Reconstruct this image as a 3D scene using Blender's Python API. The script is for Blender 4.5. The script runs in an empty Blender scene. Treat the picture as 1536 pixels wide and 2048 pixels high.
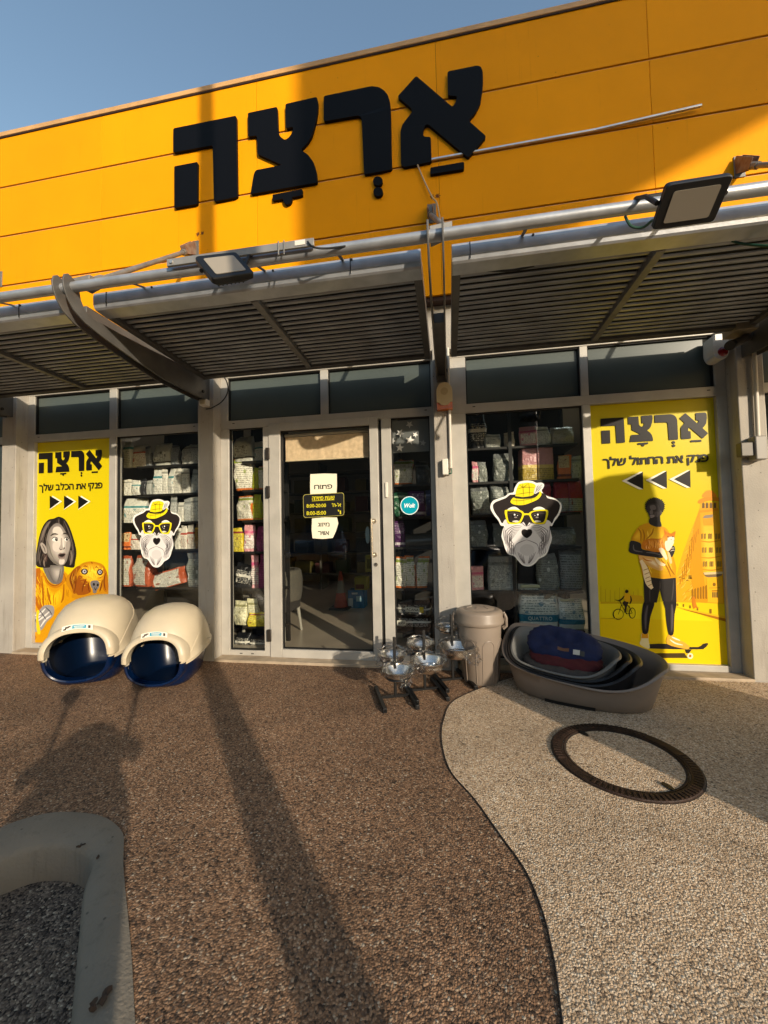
import bpy, bmesh, math, random
from mathutils import Vector, Matrix, noise
from mathutils.geometry import tessellate_polygon
SC = bpy.context.scene
COL = SC.collection
R = math.radians
random.seed(7)

# ------------------------------------------------------------------ camera, sky, sun, exposure
CAM_H = 1.16
def cam_axes():
    p, y, r = R(2.23), R(9.41), R(1.23)
    rz = Matrix.Rotation(y, 3, 'Z'); rx = Matrix.Rotation(p, 3, 'X'); ry = Matrix.Rotation(r, 3, 'Y')
    m = rz @ rx @ ry
    return m @ Vector((1, 0, 0)), m @ Vector((0, 0, -1)), m @ Vector((0, 1, 0))
RIGHT, DOWN, FWD = cam_axes()
FPX = 776.0
cd = bpy.data.cameras.new('camera'); cam = bpy.data.objects.new('camera', cd); COL.objects.link(cam)
cd.sensor_fit = 'VERTICAL'; cd.sensor_height = 24; cd.lens = 24 * FPX / 2048
cd.clip_start = 0.02; cd.clip_end = 2000
cm = Matrix((RIGHT, -DOWN, -FWD)).transposed().to_4x4(); cm.translation = (0, 0, CAM_H)
cam.matrix_world = cm
SC.camera = cam

SUN_DIR = Vector((-0.83, 1.0, -0.38)).normalized()
w = bpy.data.worlds.new('World'); SC.world = w; w.use_nodes = True
nt = w.node_tree; bg = nt.nodes['Background']
sky = nt.nodes.new('ShaderNodeTexSky'); sky.sky_type = 'NISHITA'; sky.sun_disc = False
sky.sun_elevation = R(16.3); sky.sun_rotation = math.atan2(0.83, -1.0)
sky.air_density = 1.5; sky.dust_density = 1.6; sky.ozone_density = 2.0
nt.links.new(sky.outputs[0], bg.inputs[0]); bg.inputs[1].default_value = 0.15
sd = bpy.data.lights.new('sun', 'SUN'); sd.energy = 3.6; sd.angle = R(0.55); sd.color = (1.0, 0.86, 0.68)
so = bpy.data.objects.new('sun', sd); COL.objects.link(so)
so.rotation_euler = SUN_DIR.to_track_quat('-Z', 'Y').to_euler(); so.location = (8, -10, 6)
SC.view_settings.view_transform = 'Standard'; SC.view_settings.look = 'None'
SC.view_settings.exposure = 0.52; SC.view_settings.gamma = 1.0

# ------------------------------------------------------------------ helpers
def at(px, py, Y):
    """point of the plane y = Y met by the sight line through pixel (px, py) of the photograph"""
    d = FWD + RIGHT * ((px - 768) / FPX) + DOWN * ((py - 1024) / FPX)
    return d * (Y / d.y) + Vector((0, 0, CAM_H))
def atz(px, py, z=0.0):
    d = FWD + RIGHT * ((px - 768) / FPX) + DOWN * ((py - 1024) / FPX)
    return d * ((z - CAM_H) / d.z) + Vector((0, 0, CAM_H))
def lin(c):
    if isinstance(c, str):
        c = c.lstrip('#'); c = [int(c[i:i + 2], 16) / 255 for i in (0, 2, 4)]
        return tuple(x / 12.92 if x <= .04045 else ((x + .055) / 1.055) ** 2.4 for x in c)
    return tuple(c)
def rgba(c): return (*lin(c), 1)

_mats = {}
def mat(name, col, rough=.5, metal=0.0, var=0.0, vscale=8.0, bump=0.0, bscale=60.0, coat=0.0, spec=.5, emit=None, col2=None, detail=6):
    if name in _mats: return _mats[name]
    m = bpy.data.materials.new(name); m.use_nodes = True; _mats[name] = m
    n = m.node_tree; b = n.nodes['Principled BSDF']
    b.inputs['Base Color'].default_value = rgba(col); b.inputs['Roughness'].default_value = rough
    b.inputs['Metallic'].default_value = metal; b.inputs['Coat Weight'].default_value = coat
    b.inputs['Specular IOR Level'].default_value = spec
    if emit: b.inputs['Emission Color'].default_value = rgba(emit[0]); b.inputs['Emission Strength'].default_value = emit[1]
    if var or bump or col2:
        tc = n.nodes.new('ShaderNodeTexCoord')
    if var or col2:
        nz = n.nodes.new('ShaderNodeTexNoise'); nz.inputs['Scale'].default_value = vscale; nz.inputs['Detail'].default_value = detail
        n.links.new(tc.outputs['Object'], nz.inputs['Vector'])
        mx = n.nodes.new('ShaderNodeMix'); mx.data_type = 'RGBA'
        c = lin(col); mx.inputs[6].default_value = (*[x * (1 - var) for x in c], 1)
        mx.inputs[7].default_value = rgba(col2) if col2 else (*[min(1, x * (1 + var)) for x in c], 1)
        rm = n.nodes.new('ShaderNodeMapRange'); rm.inputs[1].default_value = .32; rm.inputs[2].default_value = .68
        n.links.new(nz.outputs['Fac'], rm.inputs[0]); n.links.new(rm.outputs[0], mx.inputs[0])
        n.links.new(mx.outputs[2], b.inputs['Base Color'])
    if bump:
        n2 = n.nodes.new('ShaderNodeTexNoise'); n2.inputs['Scale'].default_value = bscale; n2.inputs['Detail'].default_value = 5
        n.links.new(tc.outputs['Object'], n2.inputs['Vector'])
        bp = n.nodes.new('ShaderNodeBump'); bp.inputs['Strength'].default_value = bump; bp.inputs['Distance'].default_value = .01
        n.links.new(n2.outputs['Fac'], bp.inputs['Height']); n.links.new(bp.outputs[0], b.inputs['Normal'])
    return m
def pm(c, rough=.4):
    """printed ink"""
    return mat('ink_' + (c.lstrip('#') if isinstance(c, str) else '%03d%03d%03d' % tuple(int(x * 255) for x in c)) + ('' if rough == .4 else str(rough)), c, rough=rough, spec=.15)

class MB:
    def __init__(s): s.v = []; s.f = []; s.m = []; s.sm = []
    def add(s, vs, fs, m=0, smooth=False):
        o = len(s.v); s.v += [tuple(v) for v in vs]
        for f in fs: s.f.append(tuple(o + i for i in f)); s.m.append(m); s.sm.append(smooth)
        return s
    def box(s, a, b, m=0):
        (x0, y0, z0), (x1, y1, z1) = a, b
        return s.add([(x0, y0, z0), (x1, y0, z0), (x1, y1, z0), (x0, y1, z0), (x0, y0, z1), (x1, y0, z1), (x1, y1, z1), (x0, y1, z1)],
                     [(0, 3, 2, 1), (4, 5, 6, 7), (0, 1, 5, 4), (1, 2, 6, 5), (2, 3, 7, 6), (3, 0, 4, 7)], m)
    def bar(s, a, b, wd, ht, m=0, up=(0, 0, 1)):
        a, b = Vector(a), Vector(b); d = (b - a).normalized(); r = d.cross(Vector(up)).normalized(); u = r.cross(d)
        vs = [p + r * (sx * wd / 2) + u * (sz * ht / 2) for p in (a, b) for sx, sz in ((-1, -1), (1, -1), (1, 1), (-1, 1))]
        return s.add(vs, [(3, 2, 1, 0), (4, 5, 6, 7), (0, 1, 5, 4), (1, 2, 6, 5), (2, 3, 7, 6), (3, 0, 4, 7)], m)
    def poly(s, pts, m=0):
        pts = [Vector(p) for p in pts]
        tris = tessellate_polygon([pts])
        return s.add(pts, tris, m)
    def prism(s, pts, off, m=0):
        pts = [Vector(p) for p in pts]; off = Vector(off); n = len(pts); tris = tessellate_polygon([pts])
        fs = [tuple(t) for t in tris] + [tuple(i + n for i in reversed(t)) for t in tris] + [(i, (i + 1) % n, (i + 1) % n + n, i + n) for i in range(n)]
        return s.add(pts + [p + off for p in pts], fs, m)
    def tube(s, path, r, m=0, seg=10, cap=True, closed=False):
        path = [Vector(p) for p in path]; n = len(path); rs = r if isinstance(r, (list, tuple)) else [r] * n
        vs = []; ref = None
        for i, p in enumerate(path):
            a = path[(i - 1) % n] if (closed or i > 0) else p; b = path[(i + 1) % n] if (closed or i < n - 1) else p
            d = (b - a).normalized()
            if ref is None: ref = d.orthogonal().normalized()
            ref = (ref - d * ref.dot(d)).normalized(); q = d.cross(ref)
            vs += [p + (ref * math.cos(2 * math.pi * k / seg) + q * math.sin(2 * math.pi * k / seg)) * rs[i] for k in range(seg)]
        fs = [(i * seg + k, i * seg + (k + 1) % seg, ((i + 1) % n) * seg + (k + 1) % seg, ((i + 1) % n) * seg + k) for i in range(n if closed else n - 1) for k in range(seg)]
        if cap and not closed: fs += [tuple(reversed(range(seg))), tuple(range((n - 1) * seg, n * seg))]
        return s.add(vs, fs, m, True)
    def lathe(s, prof, c=(0, 0, 0), seg=40, m=0, sx=1, sy=1):
        vs = []; c = Vector(c)
        for (r, z) in prof: vs += [c + Vector((r * sx * math.cos(2 * math.pi * k / seg), r * sy * math.sin(2 * math.pi * k / seg), z)) for k in range(seg)]
        fs = [(i * seg + k, i * seg + (k + 1) % seg, (i + 1) * seg + (k + 1) % seg, (i + 1) * seg + k) for i in range(len(prof) - 1) for k in range(seg)]
        return s.add(vs, fs, m, True)
    def loft(s, rings, m=0, cap0=True, cap1=True, smooth=True):
        k = len(rings[0]); vs = [p for r in rings for p in r]
        fs = [(i * k + j, i * k + (j + 1) % k, (i + 1) * k + (j + 1) % k, (i + 1) * k + j) for i in range(len(rings) - 1) for j in range(k)]
        if cap0: fs.append(tuple(reversed(range(k))))
        if cap1: fs.append(tuple(range((len(rings) - 1) * k, len(rings) * k)))
        return s.add(vs, fs, m, smooth)
    def build(s, name, mats, parent=None, bevel=0, auto=40, recalc=True):
        me = bpy.data.meshes.new(name)
        off = Vector(parent.get('base', (0, 0, 0))) if parent else Vector((0, 0, 0))
        if parent is None and s.v: pass
        me.from_pydata([tuple(Vector(v) - off) for v in s.v], [], s.f)
        if not isinstance(mats, (list, tuple)): mats = [mats]
        for m in mats: me.materials.append(m)
        me.polygons.foreach_set('material_index', s.m); me.polygons.foreach_set('use_smooth', s.sm)
        if recalc:
            b = bmesh.new(); b.from_mesh(me); bmesh.ops.recalc_face_normals(b, faces=b.faces); b.to_mesh(me); b.free()
        o = bpy.data.objects.new(name, me); COL.objects.link(o)
        if parent: o.parent = parent; o['base'] = tuple(parent.get('base', (0, 0, 0)))
        if bevel:
            md = o.modifiers.new('bevel', 'BEVEL'); md.width = bevel; md.segments = 2; md.limit_method = 'ANGLE'; md.angle_limit = R(35)
            me.polygons.foreach_set('use_smooth', [True] * len(me.polygons))
            md.harden_normals = False
            me.set_sharp_from_angle(angle=R(auto))
        elif any(s.sm): me.set_sharp_from_angle(angle=R(auto))
        return o
def single(mb, name, mats, label, cat, group=None, **k):
    xs, ys, zs = zip(*mb.v); c = Vector(((min(xs) + max(xs)) / 2, (min(ys) + max(ys)) / 2, min(zs)))
    mb.v = [tuple(Vector(v) - c) for v in mb.v]
    o = mb.build(name, mats, None, **k); o.location = c
    return tag(o, label, cat, group)
def tag(o, label=None, cat=None, group=None, kind=None):
    if label: o['label'] = label
    if cat: o['category'] = cat
    if group: o['group'] = group
    if kind: o['kind'] = kind
    return o
def thing(name, base, label, cat, group=None):
    o = bpy.data.objects.new(name, None); o.empty_display_size = .1; COL.objects.link(o); o.location = base
    o['label'] = label; o['category'] = cat
    if group: o['group'] = group
    o['base'] = tuple(base)
    return o
def thing_done():
    for o in bpy.data.objects:
        if 'base' in o: del o['base']
def set_part(o, base):  # a part that will itself carry sub-parts (mesh vertices are relative to its thing)
    o['base'] = tuple(base); return o
def copy_tree(o, parent=None):
    c = o.copy(); COL.objects.link(c)
    if parent: c.parent = parent
    for ch in list(o.children): copy_tree(ch, c)
    return c
def spline(pts, n=6, closed=True):
    pts = [Vector(p) for p in pts]; N = len(pts); out = []
    for i in range(N if closed else N - 1):
        p0 = pts[(i - 1) % N] if closed or i > 0 else pts[i]; p1 = pts[i]; p2 = pts[(i + 1) % N]; p3 = pts[(i + 2) % N] if closed or i < N - 2 else p2
        for k in range(n):
            t = k / n
            out.append(.5 * ((2 * p1) + (p2 - p0) * t + (2 * p0 - 5 * p1 + 4 * p2 - p3) * t * t + (3 * p1 - p0 - 3 * p2 + p3) * t ** 3))
    if not closed: out.append(pts[-1])
    return out
# flat prints: layers of ink lie 0.5 mm above one another
class Print:
    def __init__(s, Y, f): s.Y = Y; s.f = f; s.mb = MB(); s.mats = []; s.lay = 0
    def mi(s, c):
        m = pm(c) if not isinstance(c, bpy.types.Material) else c
        if m not in s.mats: s.mats.append(m)
        return s.mats.index(m)
    def P(s, q, up=0):
        p = s.f(q); return Vector((p[0], s.Y - .00004 * (s.lay + up), p[1]))
    def shape(s, pts, c, sm=0, new=True):
        if new: s.lay += 1
        q = [Vector((*p, 0)) for p in pts]
        if sm: q = spline(q, sm)
        s.mb.poly([s.P(p) for p in q], s.mi(c)); return s
    def shapes(s, many, c, sm=0):
        s.lay += 1
        for pts in many: s.shape(pts, c, sm, False)
        return s
    def line(s, pts, wd, c, sm=4, new=True):
        if new: s.lay += 1
        q = [Vector((*p, 0)) for p in pts]
        if sm and len(q) > 2: q = spline(q, sm, False)
        L = []; Rr = []
        for i, p in enumerate(q):
            d = (q[min(i + 1, len(q) - 1)] - q[max(i - 1, 0)]).normalized(); nn = Vector((-d.y, d.x, 0))
            t = i / (len(q) - 1); ww = wd * (.35 + .65 * math.sin(math.pi * min(max(t, .06), .94)))
            L.append(p + nn * ww / 2); Rr.append(p - nn * ww / 2)
        vs = [s.P(p) for p in L + Rr]; n = len(q)
        s.mb.add(vs, [(i, i + 1, n + i + 1, n + i) for i in range(n - 1)], s.mi(c)); return s
    def lines(s, many, wd, c, sm=4):
        s.lay += 1
        for l in many: s.line(l, wd, c, sm, False)
        return s
    def soft(s, pts, c0, c1, ctr=None, sm=4, n=9, k=.25):
        """printed half-tone: the outline in c0 running to c1 towards ctr"""
        q = [(v.x, v.y) for v in spline([Vector((*p, 0)) for p in pts], sm)] if sm else list(pts)
        if ctr is None: ctr = (sum(p[0] for p in q) / len(q), sum(p[1] for p in q) / len(q))
        a, b = [int(c0[i:i + 2], 16) for i in (1, 3, 5)], [int(c1[i:i + 2], 16) for i in (1, 3, 5)]
        for i in range(n):
            t = i / (n - 1); f = 1 - (1 - k) * t
            s.shape([(ctr[0] + (p[0] - ctr[0]) * f, ctr[1] + (p[1] - ctr[1]) * f) for p in q], '#%02x%02x%02x' % tuple(int(round((x + (y - x) * t) / 6) * 6) if 0 < t < 1 else int(x + (y - x) * t) for x, y in zip(a, b)))
        return s
    def strands(s, poly, n, ln, ang, cols, wd, seed=1):
        """short printed strokes scattered inside an outline"""
        rg = random.Random(seed); xs = [p[0] for p in poly]; ys = [p[1] for p in poly]; s.lay += 1
        def inside(x, y):
            c = False; j = len(poly) - 1
            for i in range(len(poly)):
                (x1, y1), (x2, y2) = poly[i], poly[j]
                if (y1 > y) != (y2 > y) and x < (x2 - x1) * (y - y1) / (y2 - y1) + x1: c = not c
                j = i
            return c
        made = 0
        for _ in range(n * 6):
            if made >= n: break
            x, y = rg.uniform(min(xs), max(xs)), rg.uniform(min(ys), max(ys)); a = ang(x, y) + rg.uniform(-.2, .2); l = ln * rg.uniform(.6, 1.2)
            e = (x + l * math.cos(a), y + l * math.sin(a)); m = (x + l * .5 * math.cos(a + .12), y + l * .5 * math.sin(a + .12))
            if inside(x, y) and inside(*e) and inside(*m): s.lay += .05; s.line([(x, y), m, e], wd * rg.uniform(.6, 1.2), rg.choice(cols), 2, False); made += 1
        return s
    def oval(s, c0, rx, ry, c, rot=0, new=True, n=24):
        return s.shape([(c0[0] + rx * math.cos(t) * math.cos(rot) - ry * math.sin(t) * math.sin(rot), c0[1] + rx * math.cos(t) * math.sin(rot) + ry * math.sin(t) * math.cos(rot)) for t in [2 * math.pi * k / n for k in range(n)]], c, 0, new)
    def mesh2d(s, vf, g, c, new=True):
        if new: s.lay += 1
        vs, fs = vf; s.mb.add([s.P(g(v)) for v in vs], fs, s.mi(c)); return s
    def build(s, name, parent=None): return s.mb.build(name, s.mats, parent, recalc=False)

_glyph = {}
def glyph(ch, bold=.018):
    k = (ch, bold)
    if k in _glyph: return _glyph[k]
    if ch == 'ת':
        t = .085 + bold
        pts = [(.0, 0), (.17, 0), (.17 + .02, .04), (.19, .43), (.40, .43), (.46, .37), (.46, 0), (.46 + t, 0), (.46 + t, .40), (.53, .50), (.45, .54), (.02, .54), (.02, .43), (.08, .43), (.08, .10), (0, .10)]
        vs = [(x, y) for x, y in pts]; fs = [tuple(t3) for t3 in tessellate_polygon([[Vector((x, y, 0)) for x, y in vs]])]
        _glyph[k] = (vs, fs, .46 + t); return _glyph[k]
    cu = bpy.data.curves.new('glyph', 'FONT'); cu.body = ch; cu.offset = bold; cu.resolution_u = 3
    o = bpy.data.objects.new('glyph', cu); COL.objects.link(o); bpy.context.view_layer.update()
    dg = bpy.context.evaluated_depsgraph_get(); me = bpy.data.meshes.new_from_object(o.evaluated_get(dg))
    vs = [(v.co.x, v.co.y) for v in me.vertices]; fs = [tuple(p.vertices) for p in me.polygons]
    bpy.data.objects.remove(o); bpy.data.curves.remove(cu); bpy.data.meshes.remove(me)
    x0 = min(v[0] for v in vs); x1 = max(v[0] for v in vs)
    _glyph[k] = ([(x - x0, y) for x, y in vs], fs, x1 - x0); return _glyph[k]
def text2d(body, bold=.018, gap=.075, space=.24):
    """body in visual (left to right) order; returns flat mesh with height about 0.7"""
    V = []; F = []; x = 0
    for ch in body:
        if ch == ' ': x += space; continue
        vs, fs, adv = glyph(ch, bold); o = len(V)
        V += [(a + x, b) for a, b in vs]; F += [tuple(i + o for i in f) for f in fs]; x += adv + gap
    return V, F, x - gap
def heb(t): return ''.join(reversed(t))
def fit(vf, x0, y0, x1, y1):
    """map text mesh so its box fills x0..x1, y0 (bottom)..y1 (top)"""
    V, F, wd = vf; ys = [v[1] for v in V]; a, b = min(ys), max(ys); xs = [v[0] for v in V]; xa, xb = min(xs), max(xs)
    return ([(x0 + (x - xa) / (xb - xa) * (x1 - x0), y0 + (y - a) / (b - a) * (y1 - y0)) for x, y in V], F)
def quadmap(tl, tr, br, bl):
    tl, tr, br, bl = map(Vector, (tl, tr, br, bl))
    return lambda u, v: (tl * (1 - u) * (1 - v) + tr * u * (1 - v) + br * u * v + bl * (1 - u) * v)

# ------------------------------------------------------------------ materials
def aggregate(name, ramp, scale, bump, dirt=.25):
    m = bpy.data.materials.new(name); m.use_nodes = True; n = m.node_tree; b = n.nodes['Principled BSDF']; L = n.links
    tc = n.nodes.new('ShaderNodeTexCoord')
    wob = n.nodes.new('ShaderNodeTexNoise'); wob.inputs['Scale'].default_value = scale * .6
    mixv = n.nodes.new('ShaderNodeMix'); mixv.data_type = 'VECTOR'; mixv.inputs[0].default_value = .009
    L.new(tc.outputs['Object'], mixv.inputs[4]); L.new(wob.outputs['Color'], mixv.inputs[5]); L.new(tc.outputs['Object'], wob.inputs['Vector'])
    vo = n.nodes.new('ShaderNodeTexVoronoi'); vo.inputs['Scale'].default_value = scale; L.new(mixv.outputs[1], vo.inputs['Vector'])
    sep = n.nodes.new('ShaderNodeSeparateColor'); L.new(vo.outputs['Color'], sep.inputs[0])
    cr = n.nodes.new('ShaderNodeValToRGB'); cr.color_ramp.interpolation = 'CONSTANT'
    while len(cr.color_ramp.elements) < len(ramp): cr.color_ramp.elements.new(.5)
    for e, (p, c) in zip(cr.color_ramp.elements, ramp): e.position = p; e.color = rgba(c)
    L.new(sep.outputs[0], cr.inputs[0])
    # darker mortar between the pebbles
    mr = n.nodes.new('ShaderNodeMapRange'); mr.inputs[1].default_value = .38; mr.inputs[2].default_value = .8; mr.inputs[3].default_value = 1; mr.inputs[4].default_value = .55
    L.new(vo.outputs['Distance'], mr.inputs[0])
    mu = n.nodes.new('ShaderNodeMix'); mu.data_type = 'RGBA'; mu.blend_type = 'MULTIPLY'; mu.inputs[0].default_value = 1
    L.new(cr.outputs[0], mu.inputs[6]); L.new(mr.outputs[0], mu.inputs[7])
    # broad dirt and wear
    d1 = n.nodes.new('ShaderNodeTexNoise'); d1.inputs['Scale'].default_value = 1.7; d1.inputs['Detail'].default_value = 8; d1.inputs['Roughness'].default_value = .65
    L.new(tc.outputs['Object'], d1.inputs['Vector'])
    dr = n.nodes.new('ShaderNodeMapRange'); dr.inputs[1].default_value = .35; dr.inputs[2].default_value = .7; dr.inputs[3].default_value = 1 - dirt; dr.inputs[4].default_value = 1 + dirt * .5
    L.new(d1.outputs['Fac'], dr.inputs[0])
    mu2 = n.nodes.new('ShaderNodeMix'); mu2.data_type = 'RGBA'; mu2.blend_type = 'MULTIPLY'; mu2.inputs[0].default_value = 1
    L.new(mu.outputs[2], mu2.inputs[6]); L.new(dr.outputs[0], mu2.inputs[7])
    d2 = n.nodes.new('ShaderNodeTexNoise'); d2.inputs['Scale'].default_value = .55; d2.inputs['Detail'].default_value = 10; d2.inputs['Roughness'].default_value = .72; d2.inputs['Distortion'].default_value = .8
    L.new(tc.outputs['Object'], d2.inputs['Vector'])
    e2 = n.nodes.new('ShaderNodeMapRange'); e2.inputs[1].default_value = .50; e2.inputs[2].default_value = .66; e2.inputs[3].default_value = 1; e2.inputs[4].default_value = 1 - dirt * 1.3
    L.new(d2.outputs['Fac'], e2.inputs[0])
    mu4 = n.nodes.new('ShaderNodeMix'); mu4.data_type = 'RGBA'; mu4.blend_type = 'MULTIPLY'; mu4.inputs[0].default_value = 1
    L.new(mu2.outputs[2], mu4.inputs[6]); L.new(e2.outputs[0], mu4.inputs[7]); mu2 = mu4
    # sparse dark spots (gum, tar)
    v2 = n.nodes.new('ShaderNodeTexVoronoi'); v2.inputs['Scale'].default_value = 7.0; L.new(tc.outputs['Object'], v2.inputs['Vector'])
    sr = n.nodes.new('ShaderNodeMapRange'); sr.inputs[1].default_value = .06; sr.inputs[2].default_value = .10; sr.inputs[3].default_value = .45; sr.inputs[4].default_value = 1
    L.new(v2.outputs['Distance'], sr.inputs[0])
    mu3 = n.nodes.new('ShaderNodeMix'); mu3.data_type = 'RGBA'; mu3.blend_type = 'MULTIPLY'; mu3.inputs[0].default_value = 1
    L.new(mu2.outputs[2], mu3.inputs[6]); L.new(sr.outputs[0], mu3.inputs[7]); L.new(mu3.outputs[2], b.inputs['Base Color'])
    inv = n.nodes.new('ShaderNodeMath'); inv.operation = 'SUBTRACT'; inv.inputs[0].default_value = 1; L.new(vo.outputs['Distance'], inv.inputs[1])
    ad = n.nodes.new('ShaderNodeMath'); ad.operation = 'MULTIPLY_ADD'; ad.inputs[1].default_value = .6; L.new(sep.outputs[1], ad.inputs[0]); L.new(inv.outputs[0], ad.inputs[2])
    bp = n.nodes.new('ShaderNodeBump'); bp.inputs['Strength'].default_value = bump; bp.inputs['Distance'].default_value = .006
    L.new(ad.outputs[0], bp.inputs['Height']); L.new(bp.outputs[0], b.inputs['Normal'])
    b.inputs['Roughness'].default_value = .75; b.inputs['Specular IOR Level'].default_value = .3
    return m
M = {}
M['brown'] = aggregate('brown_pebble_paving', [(0, '#46382d'), (.07, '#6e5440'), (.28, '#8d6b50'), (.5, '#9c795c'), (.68, '#ae8a6b'), (.84, '#7b6452'), (.93, '#b99f83'), (.985, '#cab8a0')], 150, .6, .28)
M['pale'] = aggregate('pale_pebble_paving', [(0, '#776452'), (.05, '#b3987a'), (.22, '#ccae8c'), (.45, '#dabf9f'), (.7, '#e5cfb2'), (.88, '#bfa484'), (.96, '#ebdcc4')], 155, .55, .20)
M['dark'] = aggregate('dark_pebble_ground', [(0, '#2f2a26'), (.1, '#574c42'), (.35, '#74675a'), (.6, '#8a7b6a'), (.85, '#a0907c'), (.96, '#c2b49c')], 150, .7)
def wallpaint(name, c, stain):
    m = mat(name, c, rough=.8, var=.10, vscale=3.5, bump=.18, bscale=90)
    n = m.node_tree; b = n.nodes['Principled BSDF']; L = n.links
    src = b.inputs['Base Color'].links[0].from_socket
    tc = n.nodes.new('ShaderNodeTexCoord'); mp = n.nodes.new('ShaderNodeMapping'); mp.inputs['Scale'].default_value = (14, 14, 1.4)
    L.new(tc.outputs['Object'], mp.inputs[0])
    z = n.nodes.new('ShaderNodeTexNoise'); z.inputs['Scale'].default_value = 1.5; z.inputs['Detail'].default_value = 8; z.inputs['Roughness'].default_value = .7; L.new(mp.outputs[0], z.inputs['Vector'])
    r = n.nodes.new('ShaderNodeMapRange'); r.inputs[1].default_value = .54; r.inputs[2].default_value = .78; r.inputs[4].default_value = .55; L.new(z.outputs['Fac'], r.inputs[0])
    x = n.nodes.new('ShaderNodeMix'); x.data_type = 'RGBA'; x.inputs[7].default_value = rgba(stain); L.new(src, x.inputs[6]); L.new(r.outputs[0], x.inputs[0])
    # small dark pits
    v = n.nodes.new('ShaderNodeTexVoronoi'); v.inputs['Scale'].default_value = 16; L.new(tc.outputs['Object'], v.inputs['Vector'])
    q = n.nodes.new('ShaderNodeMapRange'); q.inputs[1].default_value = .05; q.inputs[2].default_value = .085; q.inputs[3].default_value = .4; q.inputs[4].default_value = 1; L.new(v.outputs['Distance'], q.inputs[0])
    y = n.nodes.new('ShaderNodeMix'); y.data_type = 'RGBA'; y.blend_type = 'MULTIPLY'; y.inputs[0].default_value = 1; L.new(x.outputs[2], y.inputs[6]); L.new(q.outputs[0], y.inputs[7])
    L.new(y.outputs[2], b.inputs['Base Color'])
    return m
M['kerb'] = wallpaint('worn_concrete', '#7a7163', '#453f35')
_b = M['kerb'].node_tree.nodes['Bump']; _b.inputs['Strength'].default_value = .5; _b.inputs['Distance'].default_value = .006
M['pillar'] = wallpaint('painted_concrete', '#a09a90', '#625b51')
def orange_panel():
    m = mat('orange_wall_panel', '#f29e00', rough=.65, var=.05, vscale=1.2, bump=.14, bscale=160, spec=.1)
    n = m.node_tree; b = n.nodes['Principled BSDF']; L = n.links
    src = b.inputs['Base Color'].links[0].from_socket
    tc = n.nodes.new('ShaderNodeTexCoord'); mp = n.nodes.new('ShaderNodeMapping'); mp.inputs['Scale'].default_value = (22, 22, .9)
    L.new(tc.outputs['Object'], mp.inputs[0])
    z = n.nodes.new('ShaderNodeTexNoise'); z.inputs['Scale'].default_value = 1.0; z.inputs['Detail'].default_value = 9; z.inputs['Roughness'].default_value = .72; L.new(mp.outputs[0], z.inputs['Vector'])
    r = n.nodes.new('ShaderNodeMapRange'); r.inputs[1].default_value = .60; r.inputs[2].default_value = .85; r.inputs[4].default_value = .45; L.new(z.outputs['Fac'], r.inputs[0])
    x = n.nodes.new('ShaderNodeMix'); x.data_type = 'RGBA'; x.inputs[7].default_value = rgba('#8a5208'); L.new(src, x.inputs[6]); L.new(r.outputs[0], x.inputs[0])
    v = n.nodes.new('ShaderNodeTexVoronoi'); v.inputs['Scale'].default_value = 5.2; L.new(tc.outputs['Object'], v.inputs['Vector'])
    q = n.nodes.new('ShaderNodeMapRange'); q.inputs[1].default_value = .012; q.inputs[2].default_value = .035; q.inputs[3].default_value = .6; q.inputs[4].default_value = 1; L.new(v.outputs['Distance'], q.inputs[0])
    y = n.nodes.new('ShaderNodeMix'); y.data_type = 'RGBA'; y.blend_type = 'MULTIPLY'; y.inputs[0].default_value = 1; L.new(x.outputs[2], y.inputs[6]); L.new(q.outputs[0], y.inputs[7])
    ge = n.nodes.new('ShaderNodeNewGeometry'); pr_ = n.nodes.new('ShaderNodeMapRange'); pr_.inputs[3].default_value = .90; pr_.inputs[4].default_value = 1.0; L.new(ge.outputs['Random Per Island'], pr_.inputs[0])
    y2 = n.nodes.new('ShaderNodeMix'); y2.data_type = 'RGBA'; y2.blend_type = 'MULTIPLY'; y2.inputs[0].default_value = 1; L.new(y.outputs[2], y2.inputs[6]); L.new(pr_.outputs[0], y2.inputs[7])
    L.new(y2.outputs[2], b.inputs['Base Color'])
    return m
M['orange'] = orange_panel()
M['joint'] = mat('dark_joint', '#2b1204', rough=.8)
M['coping'] = mat('coping_metal', '#c79a62', rough=.45, var=.15, vscale=6)
M['frame'] = mat('window_frame_aluminium', '#aeaaa1', rough=.45, metal=.12, var=.08, vscale=7, bump=.05, bscale=120)
M['gasket'] = mat('black_gasket', '#0c0b0a', rough=.6)
M['alu'] = mat('canopy_aluminium', '#adb0b4', rough=.38, metal=.55, var=.14, vscale=9, bump=.06, bscale=40)
M['slat'] = mat('louvre_aluminium', '#909498', rough=.34, metal=.6, var=.22, vscale=5, bump=.05, bscale=40)
M['steel'] = mat('weathered_steel_paint', '#787774', rough=.5, metal=.3, var=.2, vscale=10, bump=.08, bscale=60)
M['armpaint'] = mat('arm_grey_paint', '#5a5855', rough=.5, metal=.2, var=.2, vscale=8, bump=.06, bscale=50)
M['silver'] = mat('bare_aluminium', '#cfcac2', rough=.3, metal=.8, var=.1, vscale=12)
M['black'] = mat('black_plastic', '#0d0d0e', rough=.45)
M['white'] = mat('white_plastic', '#d9d4c8', rough=.4, var=.05, vscale=10)
M['sill'] = mat('sill_stone', '#a4937c', rough=.75, var=.2, vscale=9, bump=.12, bscale=70)
M['inwall'] = mat('shop_wall', '#8d8880', rough=.9)
M['ceil'] = mat('shop_ceiling', '#a9a7a2', rough=.9)
M['tile'] = mat('shop_floor_tile', '#a39684', rough=.3, var=.1, vscale=3)
M['letter'] = mat('black_sign_letter', '#08090d', rough=.5, spec=.1, bump=.04, bscale=80)
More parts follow.
